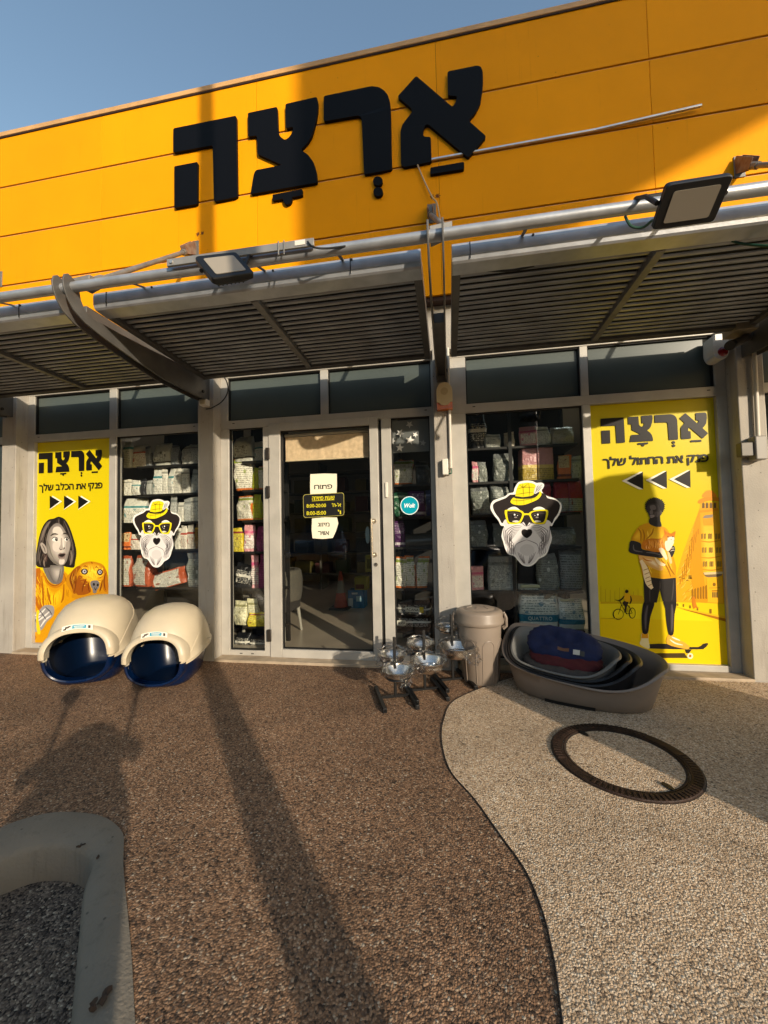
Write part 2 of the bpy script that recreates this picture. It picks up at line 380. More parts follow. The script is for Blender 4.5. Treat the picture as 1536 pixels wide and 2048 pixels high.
M['frost'] = mat('grey_spandrel_glass', '#4c5450', rough=.3, var=.1, vscale=1.5, spec=.35)
def glass():
    m = bpy.data.materials.new('shop_glass'); m.use_nodes = True; n = m.node_tree; L = n.links; n.nodes.remove(n.nodes['Principled BSDF']); out = n.nodes['Material Output']
    t = n.nodes.new('ShaderNodeBsdfTransparent'); t.inputs[0].default_value = (.93, .95, .93, 1)
    g = n.nodes.new('ShaderNodeBsdfGlossy'); g.inputs['Roughness'].default_value = .015; g.inputs[0].default_value = (.95, .97, 1, 1)
    ge = n.nodes.new('ShaderNodeNewGeometry'); dp = n.nodes.new('ShaderNodeVectorMath'); dp.operation = 'DOT_PRODUCT'; L.new(ge.outputs['Incoming'], dp.inputs[0]); L.new(ge.outputs['Normal'], dp.inputs[1])
    ab = n.nodes.new('ShaderNodeMath'); ab.operation = 'ABSOLUTE'; L.new(dp.outputs['Value'], ab.inputs[0])
    om = n.nodes.new('ShaderNodeMath'); om.operation = 'SUBTRACT'; om.inputs[0].default_value = 1; L.new(ab.outputs[0], om.inputs[1])
    pw = n.nodes.new('ShaderNodeMath'); pw.operation = 'POWER'; pw.inputs[1].default_value = 5; L.new(om.outputs[0], pw.inputs[0])
    ma = n.nodes.new('ShaderNodeMath'); ma.operation = 'MULTIPLY_ADD'; ma.inputs[1].default_value = .93; ma.inputs[2].default_value = .07; L.new(pw.outputs[0], ma.inputs[0])
    x = n.nodes.new('ShaderNodeMixShader'); L.new(ma.outputs[0], x.inputs[0]); L.new(t.outputs[0], x.inputs[1]); L.new(g.outputs[0], x.inputs[2]); L.new(x.outputs[0], out.inputs[0]); return m
M['glass'] = glass()
def film():
    m = bpy.data.materials.new('clear_plastic_film'); m.use_nodes = True; n = m.node_tree; L = n.links; n.nodes.remove(n.nodes['Principled BSDF']); out = n.nodes['Material Output']
    t = n.nodes.new('ShaderNodeBsdfTransparent'); t.inputs[0].default_value = (.93, .93, .93, 1)
    g = n.nodes.new('ShaderNodeBsdfGlossy'); g.inputs['Roughness'].default_value = .06; x = n.nodes.new('ShaderNodeMixShader')
    lw = n.nodes.new('ShaderNodeLayerWeight'); lw.inputs[0].default_value = .35
    tc = n.nodes.new('ShaderNodeTexCoord'); nz = n.nodes.new('ShaderNodeTexVoronoi'); nz.inputs['Scale'].default_value = 45; L.new(tc.outputs['Object'], nz.inputs['Vector'])
    bp = n.nodes.new('ShaderNodeBump'); bp.inputs['Strength'].default_value = .5; bp.inputs['Distance'].default_value = .008; L.new(nz.outputs['Distance'], bp.inputs['Height']); L.new(bp.outputs[0], g.inputs['Normal']); L.new(bp.outputs[0], lw.inputs['Normal'])
    mr = n.nodes.new('ShaderNodeMapRange'); mr.inputs[3].default_value = .02; mr.inputs[4].default_value = .42; L.new(lw.outputs['Fresnel'], mr.inputs[0])
    L.new(mr.outputs[0], x.inputs[0]); L.new(t.outputs[0], x.inputs[1]); L.new(g.outputs[0], x.inputs[2]); L.new(x.outputs[0], out.inputs[0]); return m
M['film'] = film()

# ------------------------------------------------------------------ ground, paving, kerb
g = MB(); g.add([(-400, -400, -.13), (400, -400, -.13), (400, 400, -.13), (-400, 400, -.13)], [(0, 1, 2, 3)])
tag(g.build('ground', M['dark']), kind='structure')
inner = [(-.30, .17), (-.917, .826), (-1.054, .969), (-1.204, 1.125), (-1.245, 1.180), (-1.272, 1.22), (-1.32, 1.252), (-1.417, 1.275), (-1.53, 1.262), (-1.60, 1.215), (-1.66, 1.13), (-1.60, 1.02), (-.72, .05)]
outer = [(-.30, .385), (-.763, .849), (-.904, .991), (-1.119, 1.195), (-1.200, 1.280), (-1.262, 1.345), (-1.341, 1.388), (-1.42, 1.414), (-1.491, 1.422), (-1.60, 1.417), (-1.68, 1.396), (-1.766, 1.33), (-1.80, 1.22), (-1.80, 1.12), (-1.72, .99), (-.86, .05)]
inner = [(x, y) for x, y, z in spline([(*p, 0) for p in inner], 3, False)]
outer = [(x, y) for x, y, z in spline([(*p, 0) for p in outer], 3, False)]
FRONT = -.55
def ext(p, q, y):  # continue line p->q down to y
    t = (y - q[1]) / (q[1] - p[1]); return (q[0] + (q[0] - p[0]) * t, y)
o_r = ext(outer[4], outer[0], FRONT); o_l = ext(outer[-4], outer[-1], FRONT)
i_r = ext(inner[4], inner[0], FRONT); i_l = ext(inner[-4], inner[-1], FRONT)
hair = [o_r] + outer + [o_l]
pv = [(30, FRONT), (30, 9), (-30, 9), (-30, FRONT)] + list(reversed(hair))
p = MB(); p.prism([(x, y, 0) for x, y in pv], (0, 0, -.14)); tag(p.build('paving', M['brown']), kind='structure')
k = MB(); n = len(outer) + 2; ov = [o_r] + outer + [o_l]; iv = [i_r] + inner + [i_l]
def resamp(pts, n):
    L = [0]
    for a, b in zip(pts, pts[1:]): L.append(L[-1] + math.dist(a, b))
    out = []
    for i in range(n):
        s = L[-1] * i / (n - 1); j = max(0, min(len(pts) - 2, sum(1 for l in L if l <= s) - 1)); t = (s - L[j]) / max(1e-9, L[j + 1] - L[j])
        out.append((pts[j][0] + (pts[j + 1][0] - pts[j][0]) * t, pts[j][1] + (pts[j + 1][1] - pts[j][1]) * t))
    return out
# match outer and inner by fraction of length on each of the three runs
ov = resamp(ov, 160); iv = resamp(iv, 160)
mid = [((a[0] * .12 + b[0] * .88), (a[1] * .12 + b[1] * .88)) for a, b in zip(ov, iv)]
rows = [[(x, y, -.14) for x, y in ov], [(x, y, .006) for x, y in ov], [(x, y, .012) for x, y in [((a[0] * .7 + b[0] * .3), (a[1] * .7 + b[1] * .3)) for a, b in zip(ov, iv)]], [(x, y, .004) for x, y in mid], [(x, y, -.02) for x, y in iv], [(x, y, -.14) for x, y in iv]]
vs = [q for r in rows for q in r]; m_ = len(ov)
k.add(vs, [(i * m_ + j, i * m_ + j + 1, (i + 1) * m_ + j + 1, (i + 1) * m_ + j) for i in range(len(rows) - 1) for j in range(m_ - 1)], 0, True)
tag(k.build('kerb', M['kerb'], auto=60), kind='structure')
edge = [(.60, 3.19), (.42, 3.08), (.168, 2.845), (-.007, 2.629), (-.059, 2.39), (-.068, 2.169), (-.026, 1.912), (.078, 1.722), (.158, 1.544), (.221, 1.404), (.246, 1.27), (.247, 1.158), (.239, 1.065), (.215, .9), (.15, .55), (.02, .1), (-.15, FRONT + .02)]
es = [(v.x, v.y) for v in spline([(*q, 0) for q in edge], 6, False)]
p = MB(); p.poly([(x, y, .004) for x, y in es] + [(28, FRONT + .02, .004), (28, 3.19, .004)]); tag(p.build('pale_paving', M['pale']), kind='structure')
p = MB(); p.tube([(x - .002, y, .003) for x, y in es], .0026, seg=6); tag(p.build('paving_seam', mat('seam_black', '#1c1714', rough=.9)), kind='structure')

# ------------------------------------------------------------------ the shop building
PY, FY, GY, SY = 3.20, 3.31, 3.352, 3.12        # pillar front, frame front, glass, orange fascia
shop = thing('shop_building', (0, 3.3, 0), 'single storey shop with an orange panelled fascia over glazed bays between grey pillars', 'building')
f = MB()
ztop = 5.20
seams = [4.674, 4.162, 3.650]
joints = [-6.4, -4.8, -3.2, -1.6, 0.0, 1.6, 3.2, 4.8, 6.4]
xs = [-9.0] + joints + [9.0]; zs = [ztop] + seams + [3.03]
gap = .0085
for z1, z0 in zip(zs, zs[1:]):
    for x0, x1 in zip(xs, xs[1:]):
        a, b = x0 + (.0012 if x0 > -9 else 0), x1 - (.0012 if x1 < 9 else 0)
        f.box((a, SY, z0 + gap), (b, SY + .05, z1 - gap), 0)
f.box((-9, SY + .022, 3.0), (9, SY + .10, ztop), 1)
for z in seams: f.box((-9, SY + .003, z - gap - .001), (9, SY + .02, z - gap + .005), 2)
fo = f.build('fascia', [M['orange'], M['joint'], mat('joint_lip', '#c9a27e', rough=.5)], shop, bevel=.002)
c = MB(); c.box((-9, SY - .012, ztop + .004), (9, SY + .35, ztop + .050)); c.box((-9, SY - .008, ztop - .012), (9, SY + .0, ztop + .004), 1)
c.build('coping', [M['coping'], M['joint']], shop, bevel=.004)
b = MB(); b.box((-9, SY + .105, 2.63), (9, SY + .5, ztop)); b.box((-9, SY + .5, ztop - .3), (9, 9, ztop - .1)); b.build('lintel_beam', M['pillar'], shop)
PC = [-4.33, -2.165, -.025, 2.195]
PXS = [(-4.42, -4.25), (-2.245, -2.086), (-.098, .045), (2.117, 2.29)]
for x0, x1 in PXS:
    m = MB(); m.box((x0, PY, -.05), (x1, 3.50, 2.63)); m.build('pillar', M['pillar'], shop, bevel=.006)
for xa, xb in ((-9, -6.6), (4.6, 9)):
    m = MB(); m.box((xa, 3.40, -.05), (xb, 3.6, 3.0)); m.build('side_wall', M['pillar'], shop)
m = MB(); m.box((-8.9, 3.38, -.03), (8.9, 9, .018)); m.build('shop_floor', M['tile'], shop)
m = MB(); m.box((-8.9, 3.5, 2.68), (8.9, 9, 2.75)); m.build('ceiling', M['ceil'], shop)
for a, b_ in (((-6.6, 8.2, .019), (6, 8.3, 2.679)), ((-6.7, 3.61, .019), (-6.601, 8.3, 2.679)), ((6.001, 3.61, .019), (6.1, 8.3, 2.679))):
    m = MB(); m.box(a, b_); m.build('inner_wall', M['inwall'], shop)
ZB0, ZB1, ZH0, ZH1 = 2.108, 2.184, 2.588, 2.66
def frame_bay(x0, x1, cols, transom_cols, zb=.022):
    """x0..x1 outer frame; cols = list of (glass x0, glass x1, z0, z1, material, glazed)"""
    fr = MB(); d0, d1 = FY, FY + .07
    fr.box((x0, d0, ZH0), (x1, d1, ZH1)); fr.box((x0, d0, ZB0), (x1, d1, ZB1))
    return fr
sill_mb = []
def bay(x0, x1, verts, tverts, panes, tpanes, base_spans, name='window_frame'):
    fr = MB(); d0, d1 = FY, FY + .075
    fr.box((x0, d0, ZH0), (x1, d1, ZH1))
    fr.box((x0, d0 + .001, ZB0), (x1, d1, ZB1))
    for a, b_ in verts: fr.box((a, d0 + .002, .022), (b_, d1, ZB0))
    for a, b_ in tverts: fr.box((a, d0 + .002, ZB1), (b_, d1, ZH0))
    for a, b_ in base_spans: fr.box((a, d0 + .003, .022), (b_, d1, .068))
    o = fr.build(name, M['frame'], shop, bevel=.003)
    # rubber gaskets drawn round every pane
    gk = MB()
    for (a, b_, z0, z1) in panes + tpanes:
        t = .009; y0, y1 = GY - .022, GY + .004
        gk.box((a - .004, y0, z0 - .004), (a + t, y1, z1 + .004)); gk.box((b_ - t, y0, z0 - .004), (b_ + .004, y1, z1 + .004))
        gk.box((a + t, y0, z0 - .004), (b_ - t, y1, z0 + t)); gk.box((a + t, y0, z1 - t), (b_ - t, y1, z1 + .004))
    gk.build('gasket', M['gasket'], o)
    for (a, b_, z0, z1) in panes:
        q = MB(); q.add([(a, GY, z0), (b_, GY, z0), (b_, GY, z1), (a, GY, z1)], [(0, 1, 2, 3)]); q.build('pane', M['glass'], o)
    for (a, b_, z0, z1) in tpanes:
        q = MB(); q.box((a, GY, z0), (b_, GY + .012, z1)); q.build('transom_panel', M['frost'], o)
    # drain slots
    ds = MB()
    for (a, b_, z0, z1) in tpanes[:1] + tpanes[-1:]:
        xx = a + .05 if (a, b_) == tpanes[0][:2] else b_ - .06
        ds.box((xx, d0 - .0015, ZB0 + .045), (xx + .022, d0 + .004, ZB0 + .051))
    for a, b_ in base_spans[:1]:
        ds.box((a + .10, d0 - .0015, .038), (a + .125, d0 + .004, .044)); ds.box((b_ - .13, d0 - .0015, .038), (b_ - .105, d0 + .004, .044))
    ds.build('drain_slot', M['gasket'], o)
    return o
ZG0 = .068
LP = (-4.172, -3.288); LW = (-3.212, -2.322)
bay(-4.25, -2.245, [(-4.25, -4.172), (-3.288, -3.212), (-2.322, -2.245)], [(-4.25, -4.178), (-3.288, -3.205), (-2.31, -2.245)],
    [(*LW, ZG0, ZB0)], [(-4.178, -3.288, ZB1, ZH0), (-3.205, -2.31, ZB1, ZH0)], [(-4.172, -3.288), (-3.212, -2.322)])
bay(-2.086, -.098, [(-2.086, -2.006), (-1.665, -1.606), (-.560, -.474), (-.138, -.098)], [(-2.086, -2.015), (-1.108, -1.036), (-.118, -.098)],
    [(-2.006, -1.665, ZG0, ZB0), (-.474, -.138, ZG0, ZB0)], [(-2.015, -1.108, ZB1, ZH0), (-1.036, -.118, ZB1, ZH0)], [(-2.006, -1.665), (-.474, -.138)])
RW = (.166, 1.085); RP = (1.147, 2.046)
bay(.045, 2.117, [(.045, .166), (1.085, 1.147), (2.046, 2.117)], [(.045, .176), (1.083, 1.142), (2.044, 2.117)],
    [(*RW, ZG0, ZB0)], [(.176, 1.083, ZB1, ZH0), (1.142, 2.044, ZB1, ZH0)], [(.166, 1.085), (1.147, 2.046)])
bay(-6.60, -4.42, [(-6.6, -6.5), (-5.5, -5.44), (-4.50, -4.42)], [(-6.6, -6.5), (-5.5, -5.44), (-4.5, -4.42)], [(-6.5, -5.5, ZG0, ZB0), (-5.44, -4.50, ZG0, ZB0)],
    [(-6.5, -5.5, ZB1, ZH0), (-5.44, -4.5, ZB1, ZH0)], [(-6.5, -5.5), (-5.44, -4.5)])
bay(2.29, 4.60, [(2.29, 2.37), (3.4, 3.46), (4.52, 4.6)], [(2.29, 2.37), (3.4, 3.46), (4.52, 4.6)], [(2.37, 3.4, ZG0, ZB0), (3.46, 4.52, ZG0, ZB0)],
    [(2.37, 3.4, ZB1, ZH0), (3.46, 4.52, ZB1, ZH0)], [(2.37, 3.4), (3.46, 4.52)])
for a, b_ in ((-4.25, -2.245), (-2.086, -.098), (.045, 2.117), (-6.6, -4.42), (2.29, 4.6)):
    m = MB(); m.box((a, PY - .012, -.02), (b_, 3.40, .022)); m.build('sill', M['sill'], shop, bevel=.006)
# the glazed door, a little ajar on its left hinges
DX0, DX1 = -1.606, -.588
door = MB(); y0, y1 = FY - .012, FY + .05
door.box((DX0 + .002, y0, .018), (-1.494, y1, 2.13)); door.box((-.664, y0, .018), (DX1, y1, 2.13))
door.box((-1.494, y0 + .001, 2.058), (-.664, y1, 2.13)); door.box((-1.494, y0 + .001, .018), (-.664, y1, .092))
dr = door.build('door', M['frame'], shop, bevel=.004)
m = MB(); m.add([(-1.494, GY - .01, .092), (-.664, GY - .01, .092), (-.664, GY - .01, 2.058), (-1.494, GY - .01, 2.058)], [(0, 1, 2, 3)]); m.build('door_glass', M['glass'], dr)
m = MB()
for a, b_ in (((-1.497, .088), (-1.484, 2.062)), ((-.674, .088), (-.661, 2.062))): m.box((a[0], GY - .03, a[1]), (b_[0], GY - .004, b_[1]))
m.box((-1.484, GY - .03, .088), (-.674, GY - .004, .101)); m.box((-1.484, GY - .03, 2.049), (-.674, GY - .004, 2.062)); m.build('gasket', M['gasket'], dr)
for z in (1.80, 1.45, .16):
    m = MB(); m.box((DX0 - .022, y0 - .016, z), (DX0 + .014, y0 + .01, z + .105)); m.build('hinge', mat('hinge_dark', '#37322d', rough=.5, metal=.5), dr, bevel=.003)
hz0, hz1 = at(747, 1110, FY - .05).z, at(745, 1042, FY - .05).z
hm = mat('brushed_steel', '#cfc7b8', rough=.25, metal=.9)
hx = -.648
m = MB(); m.tube([(hx, y0 - .055, hz0 - .02), (hx, y0 - .055, hz1 + .02)], .011, seg=14)
for z in (hz0, hz1): m.tube([(hx, y0 - .055, z), (hx + .006, y0, z)], .008, seg=10); m.lathe([(.0, .006), (.016, .005), (.02, 0), (.02, -.006)], (0, 0, 0), 18)
m2 = MB(); m2.tube([(hx, y0 - .055, hz0 - .02), (hx, y0 - .055, hz1 + .02)], .011, seg=14)
for z in (hz0, hz1):
    m2.tube([(hx, y0 - .055, z), (hx + .012, y0 + .002, z)], .008, seg=10)
    m2.tube([(hx + .014, y0 - .014, z), (hx + .014, y0 + .001, z)], [.019, .023], seg=20)
m2.build('handle', hm, dr)
m = MB(); lk = at(752, 1129, y0); m.tube([(lk.x, y0 - .006, lk.z), (lk.x, y0 + .001, lk.z)], .017, seg=20); m.tube([(lk.x, y0 - .0075, lk.z + .004), (lk.x, y0 - .005, lk.z + .004)], .007, 1, seg=12); m.build('lock', [hm, M['black']], dr)
m = MB(); q = at(735, 1070, GY + .03); m.prism([(q.x + .018 * math.cos(t), GY + .03, q.z + .055 * math.sin(t) + (.02 if math.sin(t) > 0 else -.02)) for t in [2 * math.pi * i / 20 for i in range(20)]], (0, .02, 0)); m.build('inner_lock_plate', mat('pale_lock_plate', '#9fb0b2', rough=.3, metal=.5), dr)
m = MB(); m.box((DX1 + .003, FY + .02, .02), (-.561, FY + .06, 2.1)); m.build('door_gap_dark', M['gasket'], shop)  # black strip put in for the shade of the open door gap
m = MB(); q = at(773, 960, FY); m.box((q.x - .011, FY - .012, at(773, 995, FY).z), (q.x + .012, FY + .001, at(773, 965, FY).z)); m.build('strike_plate', M['white'], shop, bevel=.003)

# ------------------------------------------------------------------ the big sign: four cut-out letters with their vowel marks
def z1(q): return (330 + q[0] / 4.8, 130 + q[1] / 4.8)
def z2(q): return (640 + q[0] / 4.267, 110 + q[1] / 4.267)
def fas(q): v = at(q[0], q[1], SY - .03); return (v.x, v.z)
def arc(c, r, n=20): return [(c[0] + r * math.cos(2 * math.pi * i / n), c[1] + r * math.sin(2 * math.pi * i / n)) for i in range(n)]
def rnd(pts, r=.18, n=4):
    """round every corner a little"""
    P = [Vector((*p, 0)) for p in pts]; out = []
    for i, p in enumerate(P):
        a = P[i - 1]; b = P[(i + 1) % len(P)]
        da = (a - p); db = (b - p); l = min(da.length, db.length) * .5; rr = min(l, r)
        s = p + da.normalized() * rr; e = p + db.normalized() * rr
        for k in range(n + 1):
            t = k / n; q = s * (1 - t) ** 2 + p * 2 * t * (1 - t) + e * t * t; out.append((q.x, q.y))
    return out
HE1 = [(75, 603), (682, 480), (692, 1262), (467, 1308), (455, 766), (75, 836)]
HE2 = [(85, 968), (308, 925), (306, 1330), (86, 1368)]
TSADI = [(792, 455), (1075, 395), (1085, 650), (1112, 690), (1150, 714), (1188, 690), (1218, 645), (1230, 588), (1158, 602), (1153, 368), (1455, 300), (1466, 350), (1464, 430), (1448, 530), (1405, 680), (1360, 750), (1303, 808), (1372, 858), (1425, 930), (1452, 1020), (1460, 1125), (818, 1235), (850, 1040), (868, 1004), (1120, 955), (885, 850), (878, 672), (795, 682)]
KAM = [(1030, 1240), (1315, 1185), (1316, 1245), (1216, 1265), (1212, 1300), (1196, 1326), (1172, 1336), (1148, 1328), (1132, 1300), (1130, 1280), (1030, 1298)]
RESH = [(30, 345), (440, 260), (500, 268), (548, 298), (580, 340), (598, 400), (603, 480), (613, 972), (375, 1016), (355, 545), (345, 522), (325, 511), (30, 562)]
ALEF = [(820, 172), (1130, 438), (1155, 405), (1172, 345), (1092, 340), (1088, 135), (1340, 84), (1372, 92), (1390, 135), (1392, 250), (1370, 400), (1330, 480), (1268, 555), (1420, 690), (1265, 872), (925, 588), (900, 590), (882, 625), (878, 668), (885, 692), (945, 694), (952, 905), (718, 952), (690, 930), (687, 640), (702, 590), (735, 545), (788, 478), (778, 450), (660, 350)]
PAT = [(940, 956), (1230, 906), (1231, 968), (941, 1014)]
SIGN = {
    'he': [rnd([fas(z1(p)) for p in HE1], .02), rnd([fas(z1(p)) for p in HE2], .012)],
    'tsadi': [rnd([fas(z1(p)) for p in TSADI], .016)], 'kamatz': [rnd([fas(z1(p)) for p in KAM], .006)],
    'resh': [rnd([fas(z2(p)) for p in RESH], .02)], 'shva1': [[fas(z2(p)) for p in arc((492, 1070), 41)]], 'shva2': [[fas(z2(p)) for p in arc((495, 1162), 41)]],
    'alef': [rnd([fas(z2(p)) for p in ALEF], .018)], 'patach': [rnd([fas(z2(p)) for p in PAT], .012)]}
sg = thing('shop_sign', (fas(z2((400, 1000)))[0], SY, 4.1), 'large black cut-out Hebrew lettering with vowel marks on the orange fascia', 'sign')
for key, polys in SIGN.items():
    nm = 'letter' if key in ('he', 'tsadi', 'resh', 'alef') else 'vowel_mark'
    m = MB()
    for pts in polys: m.prism([(x, SY - .026, z) for x, z in pts], (0, .0255, 0))
    m.build(nm, M['letter'], sg, bevel=.003)

# aluminium strip lying along the second seam, its free end lifted
st = MB(); a = at(846, 326, SY - .012); b_ = at(1402, 224, SY - .02)
st.bar((a.x, SY - .012, 4.168), (1.2, SY - .014, 4.176), .018, .016); st.bar((1.2, SY - .014, 4.176), (b_.x, SY - .03, 4.205), .018, .016)
single(st, 'trim_strip', M['silver'], 'thin bare aluminium strip lying along the fascia seam beside the sign', 'trim', bevel=.002)

# ------------------------------------------------------------------ canopies
GYF, GYB = 1.985, 2.085          # gutter front and back
def canopy(x0, x1, label):
    t = thing('canopy', ((x0 + x1) / 2, 2.45, 2.45), label, 'canopy', 'louvred canopies over the shop front')
    m = MB()                       # gutter: a folded box with a rounded lower lip
    prof = [(GYF, 2.612), (GYF - .005, 2.588), (GYF - .004, 2.545), (GYF + .004, 2.522), (GYF + .014, 2.514), (GYB, 2.508), (GYB, 2.522), (GYB - .02, 2.522), (GYB - .02, 2.595), (GYF + .02, 2.62)]
    m.prism([(x0, y, z) for y, z in prof], (x1 - x0, 0, 0)); gt = m.build('gutter', M['alu'], t, bevel=.002, auto=12)
    j = MB()
    for xx in (x0 + .09, x1 - .38): j.box((xx, GYF - .0068, 2.525), (xx + .004, GYF - .002, 2.61))
    j.build('joint', M['gasket'], gt)
    for xx in (x0 + .35, (x0 + x1) / 2 + .12, x1 - .42):
        m = MB(); m.bar((xx, 1.905, 2.578), (xx, GYF + .008, 2.61), .014, .006); m.build('stay', M['steel'], gt)
        m = MB(); m.tube([(xx + .05, GYF - .008, 2.60), (xx + .05, GYF, 2.60)], .006, seg=8); m.build('bolt', mat('dark_bolt', '#2b2724', rough=.5, metal=.6), gt)
    m = MB()
    for xx in (x0, x1 - .045): m.prism([(xx, GYB + .001, 2.51), (xx, 3.06, 2.485), (xx, 3.06, 2.60), (xx, GYB + .001, 2.615)], (.045, 0, 0))
    m.box((x0 + .045, 3.0, 2.487), (x1 - .045, 3.06, 2.598)); m.build('frame', M['armpaint'], t, bevel=.004)
    m = MB(); xc = (x0 + x1) / 2; m.prism([(xc - .022, GYB + .002, 2.503), (xc - .022, 2.999, 2.48), (xc - .022, 2.999, 2.53), (xc - .022, GYB + .002, 2.555)], (.044, 0, 0)); m.build('rib', M['steel'], t, bevel=.003)
    # aerofoil blades, each turned to face down and forward
    m = MB(); m.box((x0 + .046, GYB + .003, 2.586), (x1 - .046, 2.999, 2.597)); m.build('roof_sheet', mat('dark_roof_sheet', '#0b0908', rough=.8), t)
    m = MB(); n = 17
    for i in range(n):
        yc = GYB + .045 + i * (3.0 - GYB - .06) / (n - 1); zc = 2.535 - .025 * i / n; L = .026; th = .0048; tilt = R(20)
        sec = [Vector((0, math.cos(tilt) * c * L / 2 + math.sin(tilt) * s * th, -math.sin(tilt) * c * L / 2 + math.cos(tilt) * s * th)) for c, s in ((math.cos(2 * math.pi * k / 12), math.sin(2 * math.pi * k / 12)) for k in range(12))]
        for xa, xb in ((x0 + .046, xc - .0225), (xc + .0225, x1 - .046)):
            w0 = random.uniform(-.002, .002); w1 = random.uniform(-.002, .002)
            m.loft([[Vector((xa, yc, zc + w0)) + q for q in sec], [Vector((xb, yc, zc + w1)) + q for q in sec]])
    m.build('louvre_blades', M['slat'], t)
    return t
canopy(-4.25, -2.245, 'grey louvred canopy over the left window bay')
canopy(-2.085, -.105, 'grey louvred canopy over the entrance door bay')
canopy(.055, 2.11, 'grey louvred canopy over the right window bay')
canopy(2.27, 4.3, 'grey louvred canopy at the far right edge beyond the last pillar')
canopy(-6.3, -4.41, 'grey louvred canopy at the far left edge beyond the first pillar')

def arm(x, label):
    t = thing('support_bracket', (x, 3.2, 2.33), label, 'bracket', 'steel arms carrying the canopies')
    low = [(3.2, 2.345), (3.04, 2.330), (2.63, 2.33), (2.34, 2.362), (2.10, 2.398), (1.965, 2.428), (1.895, 2.468), (1.855, 2.52), (1.835, 2.565), (1.828, 2.61), (1.838, 2.645), (1.86, 2.662), (1.905, 2.645), (1.93, 2.60), (1.94, 2.55), (1.965, 2.505), (2.014, 2.482), (2.212, 2.485), (2.474, 2.50), (2.794, 2.525), (3.2, 2.55)]
    for s in (-1, 1):
        m = MB(); m.prism([(x + s * .036 - .005, y, z) for y, z in low], (.010, 0, 0)); m.build('side_plate', M['armpaint'], t, bevel=.002)
    m = MB(); m.box((x - .031, 2.35, 2.40), (x + .031, 3.19, 2.46)); m.build('web', M['armpaint'], t)
    m = MB(); m.prism([(x - .03, 1.93, 2.655), (x + .085, 1.95, 2.68), (x + .085, 2.06, 2.70), (x - .03, 2.08, 2.68)], (0, 0, .03)); m.build('lug', M['steel'], t, bevel=.003)
    # tie rod up to the fascia
    a = Vector((x + .065, 2.033, 2.728)); b = Vector((x - .05, 3.0, 3.62))
    m = MB(); m.tube([a, b], .017, seg=12); m.tube([a - (b - a).normalized() * .05, a + (b - a).normalized() * .04], .026, seg=8); m.tube([b - (b - a).normalized() * .07, b], .024, seg=8)
    m.build('tie_rod', M['steel'], t)
    m = MB()
    for s in (-.028, .012): m.prism([(x - .045 + s, SY + .0, 3.77), (x - .045 + s, SY - .03, 3.785), (x - .045 + s, SY - .17, 3.64), (x - .045 + s, SY - .13, 3.59), (x - .045 + s, SY + .0, 3.67)], (.007, 0, 0))
    m.build('rod_bracket', mat('rusty_bracket', '#8b7868', rough=.65, col2='#6a4632', var=.1, vscale=22), t, bevel=.002)
    m = MB(); m.box((x - .075, SY - .008, 3.64), (x - .005, SY - .0005, 3.80)); m.build('wall_plate', M['steel'], t, bevel=.002)
    m = MB(); m.tube([(x + .042, 3.10, 2.40), (x + .05, 3.10, 2.40)], .014, seg=8); m.build('bolt', mat('dark_bolt', '#2b2724', rough=.5, metal=.6), t)
    return t
for x, lab in zip(PC, ('leftmost of the four steel canopy arms at the left picture edge', 'curved steel canopy arm on the pillar left of the door', 'curved steel canopy arm in the gap above the grey bin pillar', 'curved steel canopy arm on the pillar at the right picture edge')):
    arm(x, lab)
m = MB(); m.tube([(-6.4, 1.895, 2.602), (4.5, 1.895, 2.602)], .028, seg=20)
single(m, 'handrail_pipe', M['alu'], 'long round grey pipe running along the front of the canopies', 'pipe')
# rust marks of old bolts where the rods were fixed
rust = mat('rust_stain', '#6b3a12', rough=.9)
for x in (-2.16, -.04):
    m = MB()
    for dx in (-.022, .024):
        pts = []
        for i in range(14):
            a = 2 * math.pi * i / 14; r = (.012 if i % 2 else .026) * random.uniform(.6, 1.2); pts.append((x + dx + r * math.cos(a), SY - .0012, 3.865 + r * math.sin(a)))
        m.prism(pts, (0, .0011, 0))
    m.build('rust_stain', rust, fo)

